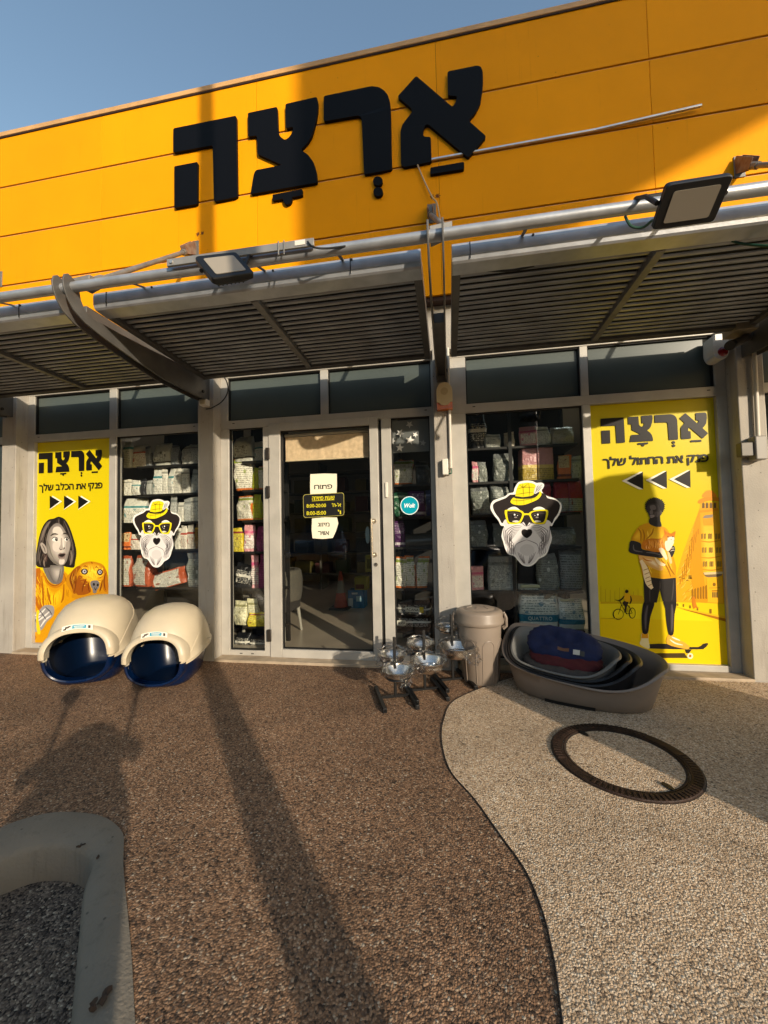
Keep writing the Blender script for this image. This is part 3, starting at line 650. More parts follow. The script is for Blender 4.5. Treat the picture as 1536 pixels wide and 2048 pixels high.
# ------------------------------------------------------------------ floodlights and the bar
def flood(corners, label, lens_c, bar_side):
    P = [Vector(p) for p in corners]; c = sum(P, Vector()) / 4; ux = ((P[1] + P[2]) / 2 - (P[0] + P[3]) / 2); uy = ((P[0] + P[1]) / 2 - (P[3] + P[2]) / 2); nrm = ux.cross(uy).normalized()
    if nrm.dot(Vector((0, 0, CAM_H)) - c) < 0: nrm = -nrm
    t = thing('floodlight', c, label, 'floodlight', 'black floodlights clipped to the pipe')
    def q(u, v, d): return c + ux * u + uy * v + nrm * d
    m = MB(); b0 = rnd([(-.5, .5), (.5, .5), (.5, -.5), (-.5, -.5)], .09)
    m.loft([[q(u * .72, v * .72, -.05) for u, v in b0], [q(u, v, -.024) for u, v in b0], [q(u, v, 0) for u, v in b0], [q(u * .97, v * .97, .005) for u, v in b0]], smooth=False)
    h = m.build('housing', M['black'], t)
    m = MB(); l0 = rnd([(-.36, .34), (.36, .34), (.36, -.36), (-.36, -.36)], .05); m.loft([[q(u, v, .0048) for u, v in l0], [q(u, v, .0075) for u, v in l0]], smooth=False); m.build('lens', mat('floodlight_lens', lens_c, rough=.35, coat=.3), t)
    m = MB(); rail = Vector((c.x, 1.895, 2.602))
    for s in (-.53, .53):
        e = q(s, .08, -.02); tgt = Vector((e.x, 1.895, 2.64)); m.tube([e, (e + tgt) / 2 + Vector((0, 0, .02)), tgt], .010, seg=8)
    e = q(.53, .08, -.02); d_ = q(-.53, .08, -.02); m.tube([Vector((d_.x, 1.895, 2.64)), Vector((e.x, 1.895, 2.64))], .011, seg=8)
    m.build('yoke', M['black'], t)
    m = MB()
    for i in range(7):
        u = -.3 + .1 * i; m.add([q(u - .012, -.3, -.05), q(u + .012, -.3, -.05), q(u + .012, .3, -.05), q(u - .012, .3, -.05), q(u - .012, -.3, -.062), q(u + .012, -.3, -.062), q(u + .012, .3, -.062), q(u - .012, .3, -.062)], [(0, 1, 2, 3), (7, 6, 5, 4), (0, 4, 5, 1), (1, 5, 6, 2), (2, 6, 7, 3), (3, 7, 4, 0)])
    m.build('cooling_fins', M['black'], h)
    return t
flood([(-1.188, 1.671, 2.495), (-1.041, 1.797, 2.588), (-.925, 1.769, 2.444), (-1.072, 1.643, 2.351)], 'small black floodlight tilted on the pipe above the door bay', '#8d8577', -1)
flood([(.893, 1.658, 2.495), (1.125, 1.653, 2.492), (1.127, 1.782, 2.405), (.895, 1.787, 2.407)], 'larger black floodlight on the pipe above the right canopy', '#a39c92', 1)
m = MB(); a = at(335, 527, 1.846); b_ = at(628, 483, 1.846)
t = thing('mounting_bar', (-1.1, 1.83, 2.6), 'grey flat steel bar held along the pipe behind the small floodlight', 'bar')
m.bar((a.x, 1.846, a.z), (b_.x, 1.846, b_.z - .004), .014, .040); m.build('bar', mat('bar_grey', '#8a8884', rough=.5, metal=.3, var=.12), t, bevel=.002)
m = MB(); m.tube([(a.x + .03, 1.833, a.z), (a.x + .03, 1.842, a.z)], .010, seg=8); m.build('bolt', M['silver'], t)
m = MB(); m.box((b_.x - .10, 1.8365, b_.z - .014), (b_.x - .045, 1.8395, b_.z + .012)); m.build('rating_plate', M['white'], t)
m = MB(); xx = at(563, 495, 1.84).x; zz = a.z; m.tube([(xx - .015, 1.836, zz + .022), (xx - .015, 1.836, zz - .05), (xx + .015, 1.836, zz - .05), (xx + .015, 1.836, zz + .022)], .004, seg=6); m.build('hook', M['steel'], t)
m = MB(); m.tube(spline([(b_.x - .03, 1.835, b_.z - .005), (b_.x - .0, 1.83, b_.z - .04), (b_.x + .06, 1.85, b_.z - .042), (b_.x + .16, 1.87, b_.z - .03)], 6, False), .005, seg=6); m.build('lead', M['black'], t)

# ------------------------------------------------------------------ cables
def cable(pts, r, c, label, name='cable'):
    m = MB(); m.tube(spline(pts, 8, False), r, seg=7); return single(m, name, mat('cable_' + c.lstrip('#'), c, rough=.5), label, 'cable')
cable([at(835, 330, SY - .02), at(850, 365, SY - .02), at(865, 395, SY - .04), at(875, 410, SY - .06), at(884, 470, SY - .2)], .006, '#c0a67e', 'pale cable hanging from the sign down to the middle canopy arm')
cable([at(1250, 432, 1.88), at(1262, 452, 1.88), at(1285, 455, 1.87), at(1305, 440, 1.82)], .006, '#1f4a38', 'short green cable looping from the pipe to the larger floodlight')
cable([at(1405, 470, 2.2), at(1440, 476, 2.15), at(1490, 488, 2.1), at(1540, 492, 2.05), at(1600, 495, 2.0)], .006, '#114433', 'green cable strung under the right canopy beside the larger floodlight')
cable([at(955, 540, 2.09), at(1020, 541, 2.11), at(1080, 528, 2.13), at(1130, 512, 2.14)], .006, '#15130f', 'black cable sagging under the gutter of the right canopy')
cable([at(444, 748, 3.14), at(454, 765, 3.14), at(455, 785, 3.14), at(444, 803, 3.14), at(425, 815, 3.15), at(412, 818, 3.165)], .005, '#141414', 'thin black cable bowed between the left canopy arm pillar and the transom')

# ------------------------------------------------------------------ boxes, alarms and cameras on the pillars
c = at(889, 797, 3.18); t = thing('alarm_siren', (c.x, 3.2, c.z), 'cream alarm siren with an orange lower lens on the pillar above the grey bin', 'alarm')
def shield(wd, ht, y0, dep, zc, xc, f0, f1):
    pts = []
    for i in range(25):
        a = math.pi * i / 24; pts.append((xc + wd / 2 * math.cos(a) * (1.0), zc + ht * .15 + ht * .35 * math.sin(a)))
    return pts + [(xc - wd / 2, zc - ht * .5), (xc + wd / 2, zc - ht * .5)]
ot = shield(.125, .215, 0, 0, c.z + .01, c.x, 0, 0)
m = MB(); m.prism([(x, 3.145, z) for x, z in ot if True], (0, .055, 0)); m.build('orange_lens', mat('orange_lens', '#c4651a', rough=.3, coat=.4), t, bevel=.008)
up = [(x, z) for x, z in ot[:25]] + [(c.x - .0625, c.z - .045), (c.x - .045, c.z - .045), (c.x - .028, c.z - .065), (c.x, c.z - .072), (c.x + .028, c.z - .065), (c.x + .045, c.z - .045), (c.x + .0625, c.z - .045)]
m = MB(); m.prism([(c.x + (x - c.x) * 1.02, 3.135, z + .002) for x, z in up], (0, .03, 0)); m.build('cover', mat('cream_plastic', '#cfbf9a', rough=.4), t, bevel=.006)
m = MB(); m.tube([(c.x, 3.1325, c.z + .045), (c.x, 3.1345, c.z + .045)], .03, seg=24); m.build('badge', mat('cream_badge', '#bda985', rough=.5), t)
cd_ = at(905, 735, 3.18); ce = at(908, 936, 3.18)
m = MB(); m.tube([(.032, 3.185, 2.62), (.032, 3.185, ce.z)], .012, seg=12); single(m, 'conduit', mat('conduit_grey', '#c6bfb2', rough=.5), 'pale vertical conduit beside the cream alarm siren', 'conduit')
c = at(890, 934, 3.17); t = thing('junction_box', (c.x, 3.2, c.z), 'small pale junction box under the alarm siren, green wire at its side', 'electrical box')
m = MB(); m.box((c.x - .022, 3.15, c.z - .065), (c.x + .026, 3.2, c.z + .065)); m.build('body', M['white'], t, bevel=.006)
m = MB(); m.tube(spline([(c.x + .026, 3.175, c.z - .055), (c.x + .05, 3.175, c.z - .05), (.032, 3.185, c.z - .01), (.032, 3.185, c.z + .01)], 5, False), .006, seg=6); m.build('wire', mat('green_wire', '#1d4a33', rough=.5), t)
c = at(409, 806, 3.17); t = thing('junction_box', (c.x, 3.2, c.z), 'small cream junction box under the left canopy arm end', 'electrical box')
m = MB(); m.box((c.x - .036, 3.14, c.z - .03), (c.x + .036, 3.2, c.z + .03)); m.build('body', M['white'], t, bevel=.008)
m = MB(); m.box((c.x - .024, 3.136, c.z - .02), (c.x + .024, 3.141, c.z + .02)); m.build('lid', mat('cream_lid', '#b9ae93', rough=.5), t, bevel=.002)
c = at(1438, 694, 3.22); t = thing('motion_alarm', (c.x, 3.31, c.z), 'white wall alarm with a round red lens at the top corner above the yellow poster', 'alarm')
m = MB(); sh = rnd([(c.x - .05, c.z + .09), (c.x + .05, c.z + .09), (c.x + .055, c.z - .05), (c.x + .03, c.z - .10), (c.x - .03, c.z - .10), (c.x - .055, c.z - .05)], .03, 6); m.prism([(x, 3.20, z) for x, z in sh], (0, .11, 0)); m.build('body', M['white'], t, bevel=.012)
m = MB(); m.lathe([(0, .012), (.018, .010), (.03, .004), (.036, -.002)], (0, 0, 0), 24)
vs = [(c.x + .012 + v[0], 3.199 - v[2], c.z - .045 + v[1]) for v in m.v]; m.v = vs; m.build('red_lens', mat('red_lens', '#7a0d12', rough=.25, coat=.5), t)
c = at(1470, 682, 3.05); t = thing('security_camera', (c.x, 3.2, c.z), 'dark security camera under a beige hood on the right canopy arm', 'camera')
a_, e_ = at(1462, 690, 2.95), at(1500, 672, 3.12)
m = MB(); d_ = (e_ - a_).normalized(); m.tube([a_, e_], .028, seg=18); m.build('barrel', mat('camera_body', '#4a443d', rough=.45), t)
m = MB(); m.tube([a_ - d_ * .02, a_ + d_ * .012], .032, seg=18); m.build('lens_ring', M['black'], t)
h_ = at(1487, 655, 3.02); m = MB(); m.box((h_.x - .06, 2.98, h_.z - .028), (h_.x + .07, 3.14, h_.z + .028)); m.build('hood', mat('beige_hood', '#8d8069', rough=.6), t, bevel=.006)
c0, c1 = at(1508, 700, 3.18), at(1512, 885, 3.18)
m = MB(); m.tube([(2.222, 3.175, 2.45), (2.212, 3.175, c1.z)], .014, seg=12); single(m, 'conduit', mat('conduit_grey', '#c6bfb2', rough=.5), 'grey vertical conduit on the right pillar above a grey box', 'conduit')
c = at(1514, 897, 3.16); t = thing('junction_box', (c.x, 3.2, c.z), 'grey electrical box with a side elbow on the right pillar', 'electrical box')
m = MB(); m.box((c.x - .035, 3.12, c.z - .085), (c.x + .04, 3.2, c.z + .085)); m.build('body', mat('grey_box', '#837f78', rough=.5), t, bevel=.008)
m = MB(); m.box((c.x - .115, 3.135, c.z - .055), (c.x - .036, 3.19, c.z + .045)); m.build('elbow', mat('dark_grey_elbow', '#5d5850', rough=.5), t, bevel=.006)

# ------------------------------------------------------------------ printed posters
BK = '#15120f'
SX0 = min(x for pl in SIGN['he'] for x, z in pl); SX1 = max(x for pl in SIGN['alef'] for x, z in pl)
SZ0 = min(z for pl in SIGN['he'] for x, z in pl); SZ1 = max(z for pl in SIGN['he'] for x, z in pl)
def logo(pr, x0, x1, z0, z1, c, halo=None):
    """the sign's lettering as a print whose letters fill x0..x1, z0..z1"""
    g = lambda p: (x0 + (p[0] - SX0) / (SX1 - SX0) * (x1 - x0), z0 + (p[1] - SZ0) / (SZ1 - SZ0) * (z1 - z0))
    old = pr.f; pr.f = lambda q: (q[0], q[1])
    pr.shapes([[g(p) for p in pl] for k in SIGN for pl in SIGN[k]], c); pr.f = old
def words_at(pr, body, x0, z0, x1, z1, c, bold=.03, **k):
    old = pr.f; pr.f = lambda q: (q[0], q[1]); d = bold * abs(z1 - z0)
    vf = fit(text2d(body, 0, **k), x0 + d, z0 + d, x1 - d, z1 - d)
    for dx, dz_ in ((0, 0), (-d, 0), (d, 0), (0, d), (0, -d)): pr.mesh2d(vf, lambda v: (v[0] + dx, v[1] + dz_), c)
    pr.f = old
PYY = 3.3465
def W(px, py): v = at(px, py, PYY); return (v.x, v.z)
YEL = '#cfbc0c'
def sheet(name, x0, x1, z0, z1, label):
    t = thing(name, ((x0 + x1) / 2, 3.35, z0), label, 'poster', 'yellow printed posters filling window panes')
    m = MB(); m.box((x0, PYY, z0), (x1, PYY + .012, z1)); m.build('sheet', pm(YEL, .33), t); return t
# --- left poster: woman and dog
t = sheet('poster', *LP, ZG0, ZB0, 'tall narrow yellow poster of a surprised woman and a dog behind the litter boxes')
pr = Print(PYY, lambda q: W(60 + q[0] / 7.061, 1010 + q[1] / 7.061))
z8 = lambda q: W(60 + q[0] / 4.765, 870 + q[1] / 4.765)
# jumper
pr.shape([(35, 925), (110, 890), (180, 930), (260, 1080), (360, 1130), (460, 1080), (480, 930), (560, 1010), (620, 1120), (680, 1200), (760, 1300), (760, 2000), (20, 2000), (20, 1200)], '#c98d0a')
pr.soft([(150, 1000), (260, 1150), (360, 1210), (470, 1150), (520, 1250), (470, 1420), (330, 1520), (200, 1500), (150, 1300)], '#c98d0a', '#f0bd18', (320, 1320))
pr.shape([(35, 930), (110, 895), (150, 920), (150, 1200), (190, 1500), (120, 1480), (30, 1240)], '#a85e0a', 3)
pr.strands([(40, 950), (170, 950), (330, 1240), (470, 1150), (620, 1200), (560, 1330), (250, 1480), (40, 1400)], 70, 150, lambda x, y: 1.45 + (x - 300) * .0006, ('#b47a08', '#d9a414', '#a86a08', '#e6b41c'), 12, 5)
pr.lines([[(165, 1000), (185, 1250), (190, 1450)], [(245, 1170), (275, 1330), (300, 1400)], [(480, 1120), (470, 1300), (440, 1380)], [(470, 950), (520, 1080), (640, 1240)], [(100, 940), (80, 1100), (60, 1200)]], 26, '#9a5a08')
pr.line([(190, 960), (250, 1090), (360, 1150), (470, 1080), (475, 990)], 52, '#b8740c')
pr.line([(215, 1000), (265, 1100), (360, 1140), (460, 1080)], 14, '#8b4e08')
# hand and checked cuff at the lower left
pr.shape([(30, 1540), (120, 1500), (200, 1420), (330, 1430), (330, 1560), (240, 1650), (170, 1760), (60, 1790), (25, 1700)], '#8f8b88', 4)
pr.lines([[(60, 1560), (140, 1540), (220, 1460)], [(110, 1640), (190, 1580), (280, 1500)], [(150, 1720), (220, 1620), (300, 1560)], [(40, 1640), (90, 1600), (150, 1570)]], 24, '#d9d4cc')
pr.lines([[(140, 1490), (190, 1560), (230, 1620)], [(60, 1560), (90, 1650), (120, 1740)], [(220, 1440), (280, 1500), (310, 1550)]], 16, '#4b4b50')
pr.shape([(95, 1500), (135, 1500), (120, 1600), (150, 1800), (110, 1820), (90, 1700)], '#e2c01c', 4)
pr.shape([(20, 1790), (70, 1830), (90, 1880), (20, 1930)], '#a86c10', 3)
# neck
pr.shape([(200, 860), (460, 840), (470, 1000), (440, 1090), (360, 1120), (280, 1080), (220, 980)], '#6b655f', 4)
pr.soft([(290, 870), (455, 850), (448, 1000), (380, 1105), (320, 1060), (290, 980)], '#6b655f', '#b3aaa0', (395, 960))
pr.lines([[(250, 900), (290, 1000), (340, 1090)], [(430, 900), (420, 1000), (390, 1080)]], 16, '#5f5954')
# hair
pr.shape([(340, 190), (410, 165), (490, 200), (550, 290), (600, 420), (640, 560), (658, 680), (640, 800), (620, 880), (520, 875), (460, 860), (300, 850), (280, 880), (190, 885), (110, 870), (80, 810), (90, 690), (110, 560), (140, 420), (190, 290), (260, 210)], '#1f1a18', 5)
HAIR = [(340, 200), (410, 175), (490, 210), (550, 300), (600, 430), (640, 570), (650, 690), (630, 860), (520, 865), (300, 840), (190, 875), (110, 860), (90, 800), (100, 690), (120, 560), (150, 430), (200, 300), (270, 220)]
pr.strands(HAIR, 150, 170, lambda x, y: 1.9 - (x - 100) * .0012, ('#2e2724', '#3d3530', '#4a413b', '#171312', '#5b5048'), 9, 2)
pr.lines([[(250, 240), (180, 380), (130, 600), (105, 800)], [(300, 220), (220, 360), (170, 560)], [(480, 220), (560, 400), (620, 640)], [(150, 640), (130, 760), (150, 850)], [(590, 560), (610, 700), (590, 840)]], 18, '#5a514b')
pr.lines([[(280, 230), (210, 350), (160, 500)], [(230, 720), (200, 800), (210, 870)], [(580, 640), (590, 740), (570, 850)]], 26, '#76695e')
# face
pr.shape([(380, 255), (440, 280), (490, 350), (530, 420), (570, 500), (575, 580), (550, 680), (520, 790), (470, 850), (400, 850), (330, 810), (270, 740), (240, 660), (230, 560), (240, 460), (270, 360), (320, 290)], '#7f776f', 5)
pr.soft([(380, 262), (440, 285), (488, 352), (526, 422), (562, 500), (566, 580), (540, 680), (512, 785), (466, 842), (402, 842), (336, 800), (280, 730), (255, 650), (245, 560), (252, 460), (282, 365), (325, 298)], '#7f776f', '#d3cabe', (430, 500), 5, 12, .38)
pr.soft([(242, 500), (280, 580), (310, 690), (370, 800), (430, 845), (360, 825), (285, 755), (244, 660)], '#6b645d', '#857d75', (280, 690), 4, 5, .4)
pr.shape([(340, 320), (420, 310), (470, 390), (440, 420), (330, 400)], '#d0c7bb', 4)
pr.shape([(330, 540), (400, 530), (420, 600), (390, 660), (330, 630)], '#cdc3b7', 4)
pr.shape([(520, 520), (565, 520), (560, 620), (520, 700), (510, 600)], '#9a9188', 4)
pr.shape([(420, 770), (490, 770), (480, 830), (420, 835)], '#cbc1b5', 4)
# ear and ear-ring
pr.shape([(150, 560), (170, 530), (210, 560), (240, 620), (240, 680), (205, 680), (175, 630)], '#a1978d', 4)
pr.line([(175, 560), (205, 610), (220, 670)], 14, '#5f5751')
pr.lines([[(205, 690), (200, 740), (215, 790), (240, 780), (240, 720), (225, 690)], [(212, 700), (232, 740), (222, 790)]], 10, '#57423d')
# brows, eyes, nose, mouth
pr.lines([[(295, 435), (340, 408), (400, 415)], [(470, 410), (505, 400), (545, 425)]], 22, '#3c3530')
pr.shape([(312, 485), (345, 458), (390, 462), (405, 490), (370, 515), (330, 508)], '#e6e0d8', 4); pr.shape([(488, 478), (510, 458), (540, 468), (548, 495), (520, 512), (495, 500)], '#e6e0d8', 4)
pr.oval((378, 486), 20, 24, '#1d1917'); pr.oval((527, 484), 17, 22, '#1d1917', 0, False)
pr.oval((384, 478), 5, 6, '#f3efe8'); pr.oval((531, 476), 4, 5, '#f3efe8', 0, False)
pr.lines([[(308, 488), (345, 455), (405, 470)], [(485, 478), (512, 455), (550, 478)]], 10, '#2a2320')
pr.shape([(440, 470), (462, 480), (490, 590), (480, 625), (440, 635), (415, 610), (435, 560)], '#a89e94', 4)
pr.shape([(462, 480), (478, 520), (488, 590), (470, 600), (462, 540)], '#d8cfc4', 4)
pr.lines([[(418, 612), (435, 632), (460, 622)], [(470, 628), (490, 612), (486, 595)]], 12, '#4a423d')
pr.shape([(398, 705), (430, 675), (460, 680), (490, 672), (508, 700), (480, 760), (435, 765), (405, 740)], '#7a6a64', 4)
pr.shape([(410, 706), (440, 692), (490, 690), (500, 702), (470, 730), (430, 728)], '#231b19', 4)
pr.line([(425, 752), (455, 760), (485, 745)], 10, '#a2938b')
# dog
pr.shape([(690, 860), (760, 815), (860, 795), (960, 810), (1040, 850), (1090, 950), (1105, 1080), (1105, 1300), (640, 1320), (600, 1250), (560, 1180), (520, 1120), (520, 1020), (590, 940), (640, 890)], '#b97d10', 5)
pr.soft([(700, 870), (770, 830), (860, 810), (960, 825), (1030, 870), (1060, 960), (1040, 1080), (980, 1200), (860, 1240), (760, 1180), (690, 1060), (680, 950)], '#b97d10', '#f2c732', (900, 930), 4, 10)
pr.shape([(690, 860), (640, 890), (590, 950), (560, 1050), (600, 1180), (620, 1250), (660, 1230), (660, 1080), (670, 960), (720, 880)], '#8f4f0e', 4)
pr.strands([(680, 880), (600, 960), (570, 1050), (610, 1200), (650, 1220), (660, 1000)], 50, 90, lambda x, y: 1.7, ('#7a410b', '#a9691a', '#c48822', '#5f310a'), 9, 3)
pr.shape([(1035, 860), (1090, 950), (1108, 1080), (1100, 1210), (1060, 1220), (1030, 1150), (1060, 1020), (1045, 930)], '#a8660f', 4)
pr.shape([(690, 1000), (760, 1020), (830, 1100), (860, 1230), (680, 1270), (650, 1150)], '#8f4c10', 4)
pr.strands([(700, 880), (860, 820), (1040, 880), (1060, 1000), (1000, 1180), (870, 1080), (760, 1180), (690, 1020)], 120, 60, lambda x, y: math.atan2(y - 1080, x - 900), ('#c98d14', '#e8b924', '#f6d24a', '#a96d0e'), 7, 4)
pr.lines([[(600, 960), (575, 1060), (610, 1180)], [(660, 1000), (650, 1110), (630, 1230)], [(800, 1040), (760, 1130), (740, 1230)], [(1070, 960), (1050, 1080), (1070, 1200)], [(840, 1080), (830, 1160), (850, 1230)], [(1030, 1060), (1010, 1150), (990, 1220)]], 20, '#6f350c')
pr.lines([[(760, 870), (790, 860), (820, 880)], [(930, 890), (945, 870), (965, 890)], [(870, 800), (880, 815), (885, 830)]], 16, '#8f5208')
pr.oval((775, 940), 50, 42, '#3a2a1c'); pr.oval((992, 948), 42, 44, '#3a2a1c', 0, False)
pr.oval((775, 938), 27, 27, '#b9b6bd'); pr.oval((993, 946), 24, 26, '#b9b6bd', 0, False)
pr.oval((778, 938), 12, 13, '#15100c'); pr.oval((996, 946), 11, 12, '#15100c', 0, False)
pr.shape([(860, 1090), (900, 1065), (960, 1068), (985, 1100), (980, 1160), (950, 1200), (940, 1240), (900, 1240), (890, 1190), (865, 1150)], '#6f6a69', 4)
pr.oval((908, 1120), 16, 20, '#171310'); pr.oval((962, 1128), 15, 20, '#171310', 0, False); pr.line([(915, 1160), (930, 1200), (945, 1160)], 12, '#2a2422')
# lettering and arrows
a0 = W(77, 905); a1 = W(205.5, 900); z0 = W(140, 951)[1]; z1_ = W(140, 904.5)[1]
lx0, lx1 = W(78, 925)[0], W(205, 925)[0]; lz1, lz0 = W(90, 906)[1], W(90, 946.5)[1]
logo(pr, lx0, lx1, lz0, lz1, BK)
wz1, wz0 = W(140, 964)[1], W(140, 982)[1]
words_at(pr, heb('פנקי את הכלב שלך'), W(79, 975)[0], W(140, 984)[1], W(206, 970)[0], W(140, 964.5)[1], BK)
tri = lambda x0: [(x0, 578), (x0 + 118, 632), (x0, 708)]
old = pr.f; pr.f = z8
pr.shapes([[(x0 + 26, 578), (x0 + 118, 634), (x0, 712), (x0, 690)] for x0 in (192, 328, 464)], '#f2ecd8'); pr.shapes([[(x0, 578), (x0 + 96, 634), (x0, 706)] for x0 in (192, 328, 464)], BK); pr.f = old
pr.build('print', t)
# --- right poster: man with a cat on a skateboard
t = sheet('poster', *RP, ZG0, ZB0, 'wide yellow poster of a man with a ginger cat beside the dog beds')
r4 = lambda q: W(1170 + q[0] / 5.486, 780 + q[1] / 5.486)
r5 = lambda q: W(1190 + q[0] / 5.486, 980 + q[1] / 5.486)
pr = Print(PYY, r5)
pr.shape([(52, 1225), (1465, 1225), (1500, 1935), (700, 1925), (75, 1925)], '#e6c40a')
pr.shape([(52, 1225), (900, 1225), (1300, 1440), (60, 1400)], '#e8d012')
for i in range(26):
    x = 60 + i * 17; pr.shape([(x, 1225), (x + 9, 1225), (x + 8, 1050 + (i * 37) % 60), (x + 1, 1060 + (i * 53) % 70)], '#cdb413' if i % 3 else '#b79a12', 0, i == 0)
pr.shape([(380, 1225), (385, 1150), (520, 1160), (540, 1225)], '#c9a012'); pr.shape([(60, 1225), (540, 1225), (540, 1248), (60, 1248)], '#c8a70f')
# tower and street of houses
pr.shape([(880, 1230), (885, 980), (960, 700), (1060, 430), (1150, 200), (1150, 140), (1350, 130), (1395, 700), (1420, 1250), (1230, 1240)], '#dfa419')
pr.soft([(1150, 200), (1340, 190), (1395, 700), (1415, 1240), (1225, 1240), (1150, 760)], '#dd9d14', '#f6c63a', (1250, 640), 0, 8, .35)
pr.strands([(890, 990), (1060, 440), (1150, 210), (1165, 760), (1230, 1230), (890, 1215)], 110, 70, lambda x, y: -.9 if x < 1120 else -.2, ('#c98a12', '#eab53a', '#b97a10', '#f3c95a'), 6, 6)
pr.shape([(1150, 200), (1165, 760), (1230, 1240), (1100, 1225), (1040, 900), (1080, 420)], '#d6930f')
pr.shape([(1180, 80), (1200, 25), (1250, 2), (1300, 20), (1330, 78)], '#ea8f1e', 4)
pr.shape([(1130, 120), (1200, 82), (1330, 78), (1375, 95), (1370, 125), (1250, 118), (1145, 150)], '#d98a14', 3)
pr.shape([(1150, 225), (1350, 200), (1350, 225), (1155, 250)], '#d98f12')
def wn(x, y, w_, h_, s=0): return [(x, y), (x + w_, y - s), (x + w_, y + h_ - s), (x, y + h_)]
pr.shapes([[(x, 200), (x, 150), (x + 13, 135), (x + 27, 150), (x + 27, 198)] for x in (1175, 1215, 1258, 1302)], '#6d5430')
pr.shape([(1180, 300), (1200, 275), (1292, 268), (1292, 388), (1190, 390)], '#dd9b20'); pr.shape([(1180, 305), (1205, 278), (1292, 268), (1290, 300), (1220, 310)], '#8f8370')
for yy, xs_ in ((480, (1165, 1195, 1240, 1262, 1320, 1350)), (632, (1172, 1202, 1248, 1270, 1330, 1360)), (785, (1182, 1210, 1256, 1278, 1338, 1365))):
    pr.shapes([wn(x, yy, 20, 58, 4) for x in xs_], '#7c5a12')
    pr.lines([[(x + 10, yy), (x + 10, yy + 56)] for x in xs_], 6, '#e8c060', 0)
pr.shapes([wn(1060 + i * 22 - (j * 26), 520 + j * 92 - i * 30, 10, 60, 8) for j in range(6) for i in range(4)], '#b97a0c')
pr.lines([[(1160, 560), (1260, 570), (1390, 550)], [(1160, 740), (1270, 745), (1400, 720)], [(1180, 870), (1280, 880), (1400, 860)]], 12, '#c5830e')
pr.shape([(1185, 915), (1400, 905), (1390, 935), (1300, 975), (1215, 950)], '#7f6a4c'); pr.shape([(1190, 905), (1405, 895), (1400, 920), (1200, 930)], '#d9c08a')
pr.shape([(1225, 960), (1395, 950), (1405, 1240), (1235, 1230)], '#edb01c'); pr.oval((1306, 1036), 18, 20, '#8a6014'); pr.line([(1250, 1075), (1370, 1072)], 10, '#8a6014', 0)
pr.shapes([wn(1285 + 22 * i, 1120, 15, 60) for i in range(3)], '#5c4a2a'); pr.shape([(1280, 1100), (1350, 1098), (1350, 1112), (1280, 1114)], '#a8700c')
pr.shapes([[(x, 1190), (x, 1100 - (x - 1050) * .28), (x + 10, 1085 - (x - 1050) * .28), (x + 18, 1100 - (x - 1050) * .28), (x + 18, 1195)] for x in range(1060, 1220, 30)], '#9a6a10')
pr.shapes([wn(920 + 40 * i, 950 + (i * 17) % 40, 26, 12) for i in range(4)] + [wn(1025, 935, 34, 40)], '#8f6a14')
pr.shape([(880, 1280), (1470, 1420), (1470, 1455), (1000, 1320)], '#a86a0a'); pr.shape([(880, 1278), (1470, 1395), (1470, 1420), (900, 1290)], '#e2b018')
pr.shapes([wn(900, 1245, 14, 26), wn(962, 1250, 16, 32), wn(1035, 1265, 16, 34), wn(1115, 1285, 18, 36), wn(1255, 1305, 24, 50)], '#8a6310')
pr.shape([(1065, 1185), (1080, 1165), (1098, 1185), (1108, 1250), (1130, 1300), (1100, 1290), (1080, 1305), (1065, 1250)], '#c8791a', 3)
# cyclist
for c_, rx, ry in (((255, 1363), 56, 56), ((408, 1350), 34, 56)):
    pr.line([(c_[0] + rx * math.cos(t_), c_[1] + ry * math.sin(t_)) for t_ in [2 * math.pi * i / 24 for i in range(25)]], 11, '#2a2012', 0)
pr.lines([[(255, 1363), (290, 1260), (370, 1270), (408, 1350)], [(290, 1260), (345, 1360), (408, 1350)], [(345, 1360), (370, 1270)], [(220, 1205), (270, 1215), (290, 1260)]], 10, '#33280f', 0)
pr.shape([(300, 1240), (330, 1215), (365, 1230), (350, 1280), (340, 1340), (320, 1340), (325, 1280)], '#33291c', 3)
pr.shape([(318, 1150), (350, 1132), (388, 1150), (400, 1200), (370, 1225), (325, 1215)], '#d9a514', 3)
pr.lines([[(320, 1160), (290, 1200), (250, 1215)], [(388, 1160), (396, 1210), (380, 1250)]], 18, '#2a2012'); pr.oval((347, 1112), 19, 20, '#2a1f14'); pr.line([(60, 1412), (200, 1410), (300, 1400)], 8, '#b99b10', 0)
# the man
halo = '#f0dc50'
pr.shape([(600, 1690), (800, 1688), (900, 1712), (1130, 1722), (1180, 1690), (1228, 1678), (1238, 1694), (1195, 1738), (1120, 1748), (600, 1738)], '#2d2825', 2)
pr.shape([(650, 1790), (980, 1788), (1012, 1842), (700, 1842)], '#4a3b1c'); pr.shape([(985, 1750), (1060, 1750), (1030, 1790), (1000, 1790)], '#2d2825')
pr.oval((1042, 1820), 33, 33, '#efe2b8'); pr.oval((1042, 1820), 14, 15, '#b3661c')
pr.shape([(510, 1572), (580, 1572), (584, 1640), (600, 1725), (570, 1738), (490, 1690), (505, 1640)], '#e8d9a0', 3); pr.shape([(510, 1572), (580, 1572), (582, 1625), (508, 1625)], '#d9961c')
pr.shape([(802, 1590), (852, 1590), (900, 1640), (970, 1665), (1030, 1715), (1022, 1742), (960, 1738), (790, 1688)], '#e3a83c', 3); pr.lines([[(820, 1640), (880, 1680), (960, 1700)], [(840, 1610), (880, 1630), (930, 1650)]], 16, '#f4e6c4')
pr.shape([(540, 1225), (650, 1225), (610, 1380), (592, 1480), (578, 1568), (522, 1568), (510, 1430), (514, 1340)], '#221f20', 3)
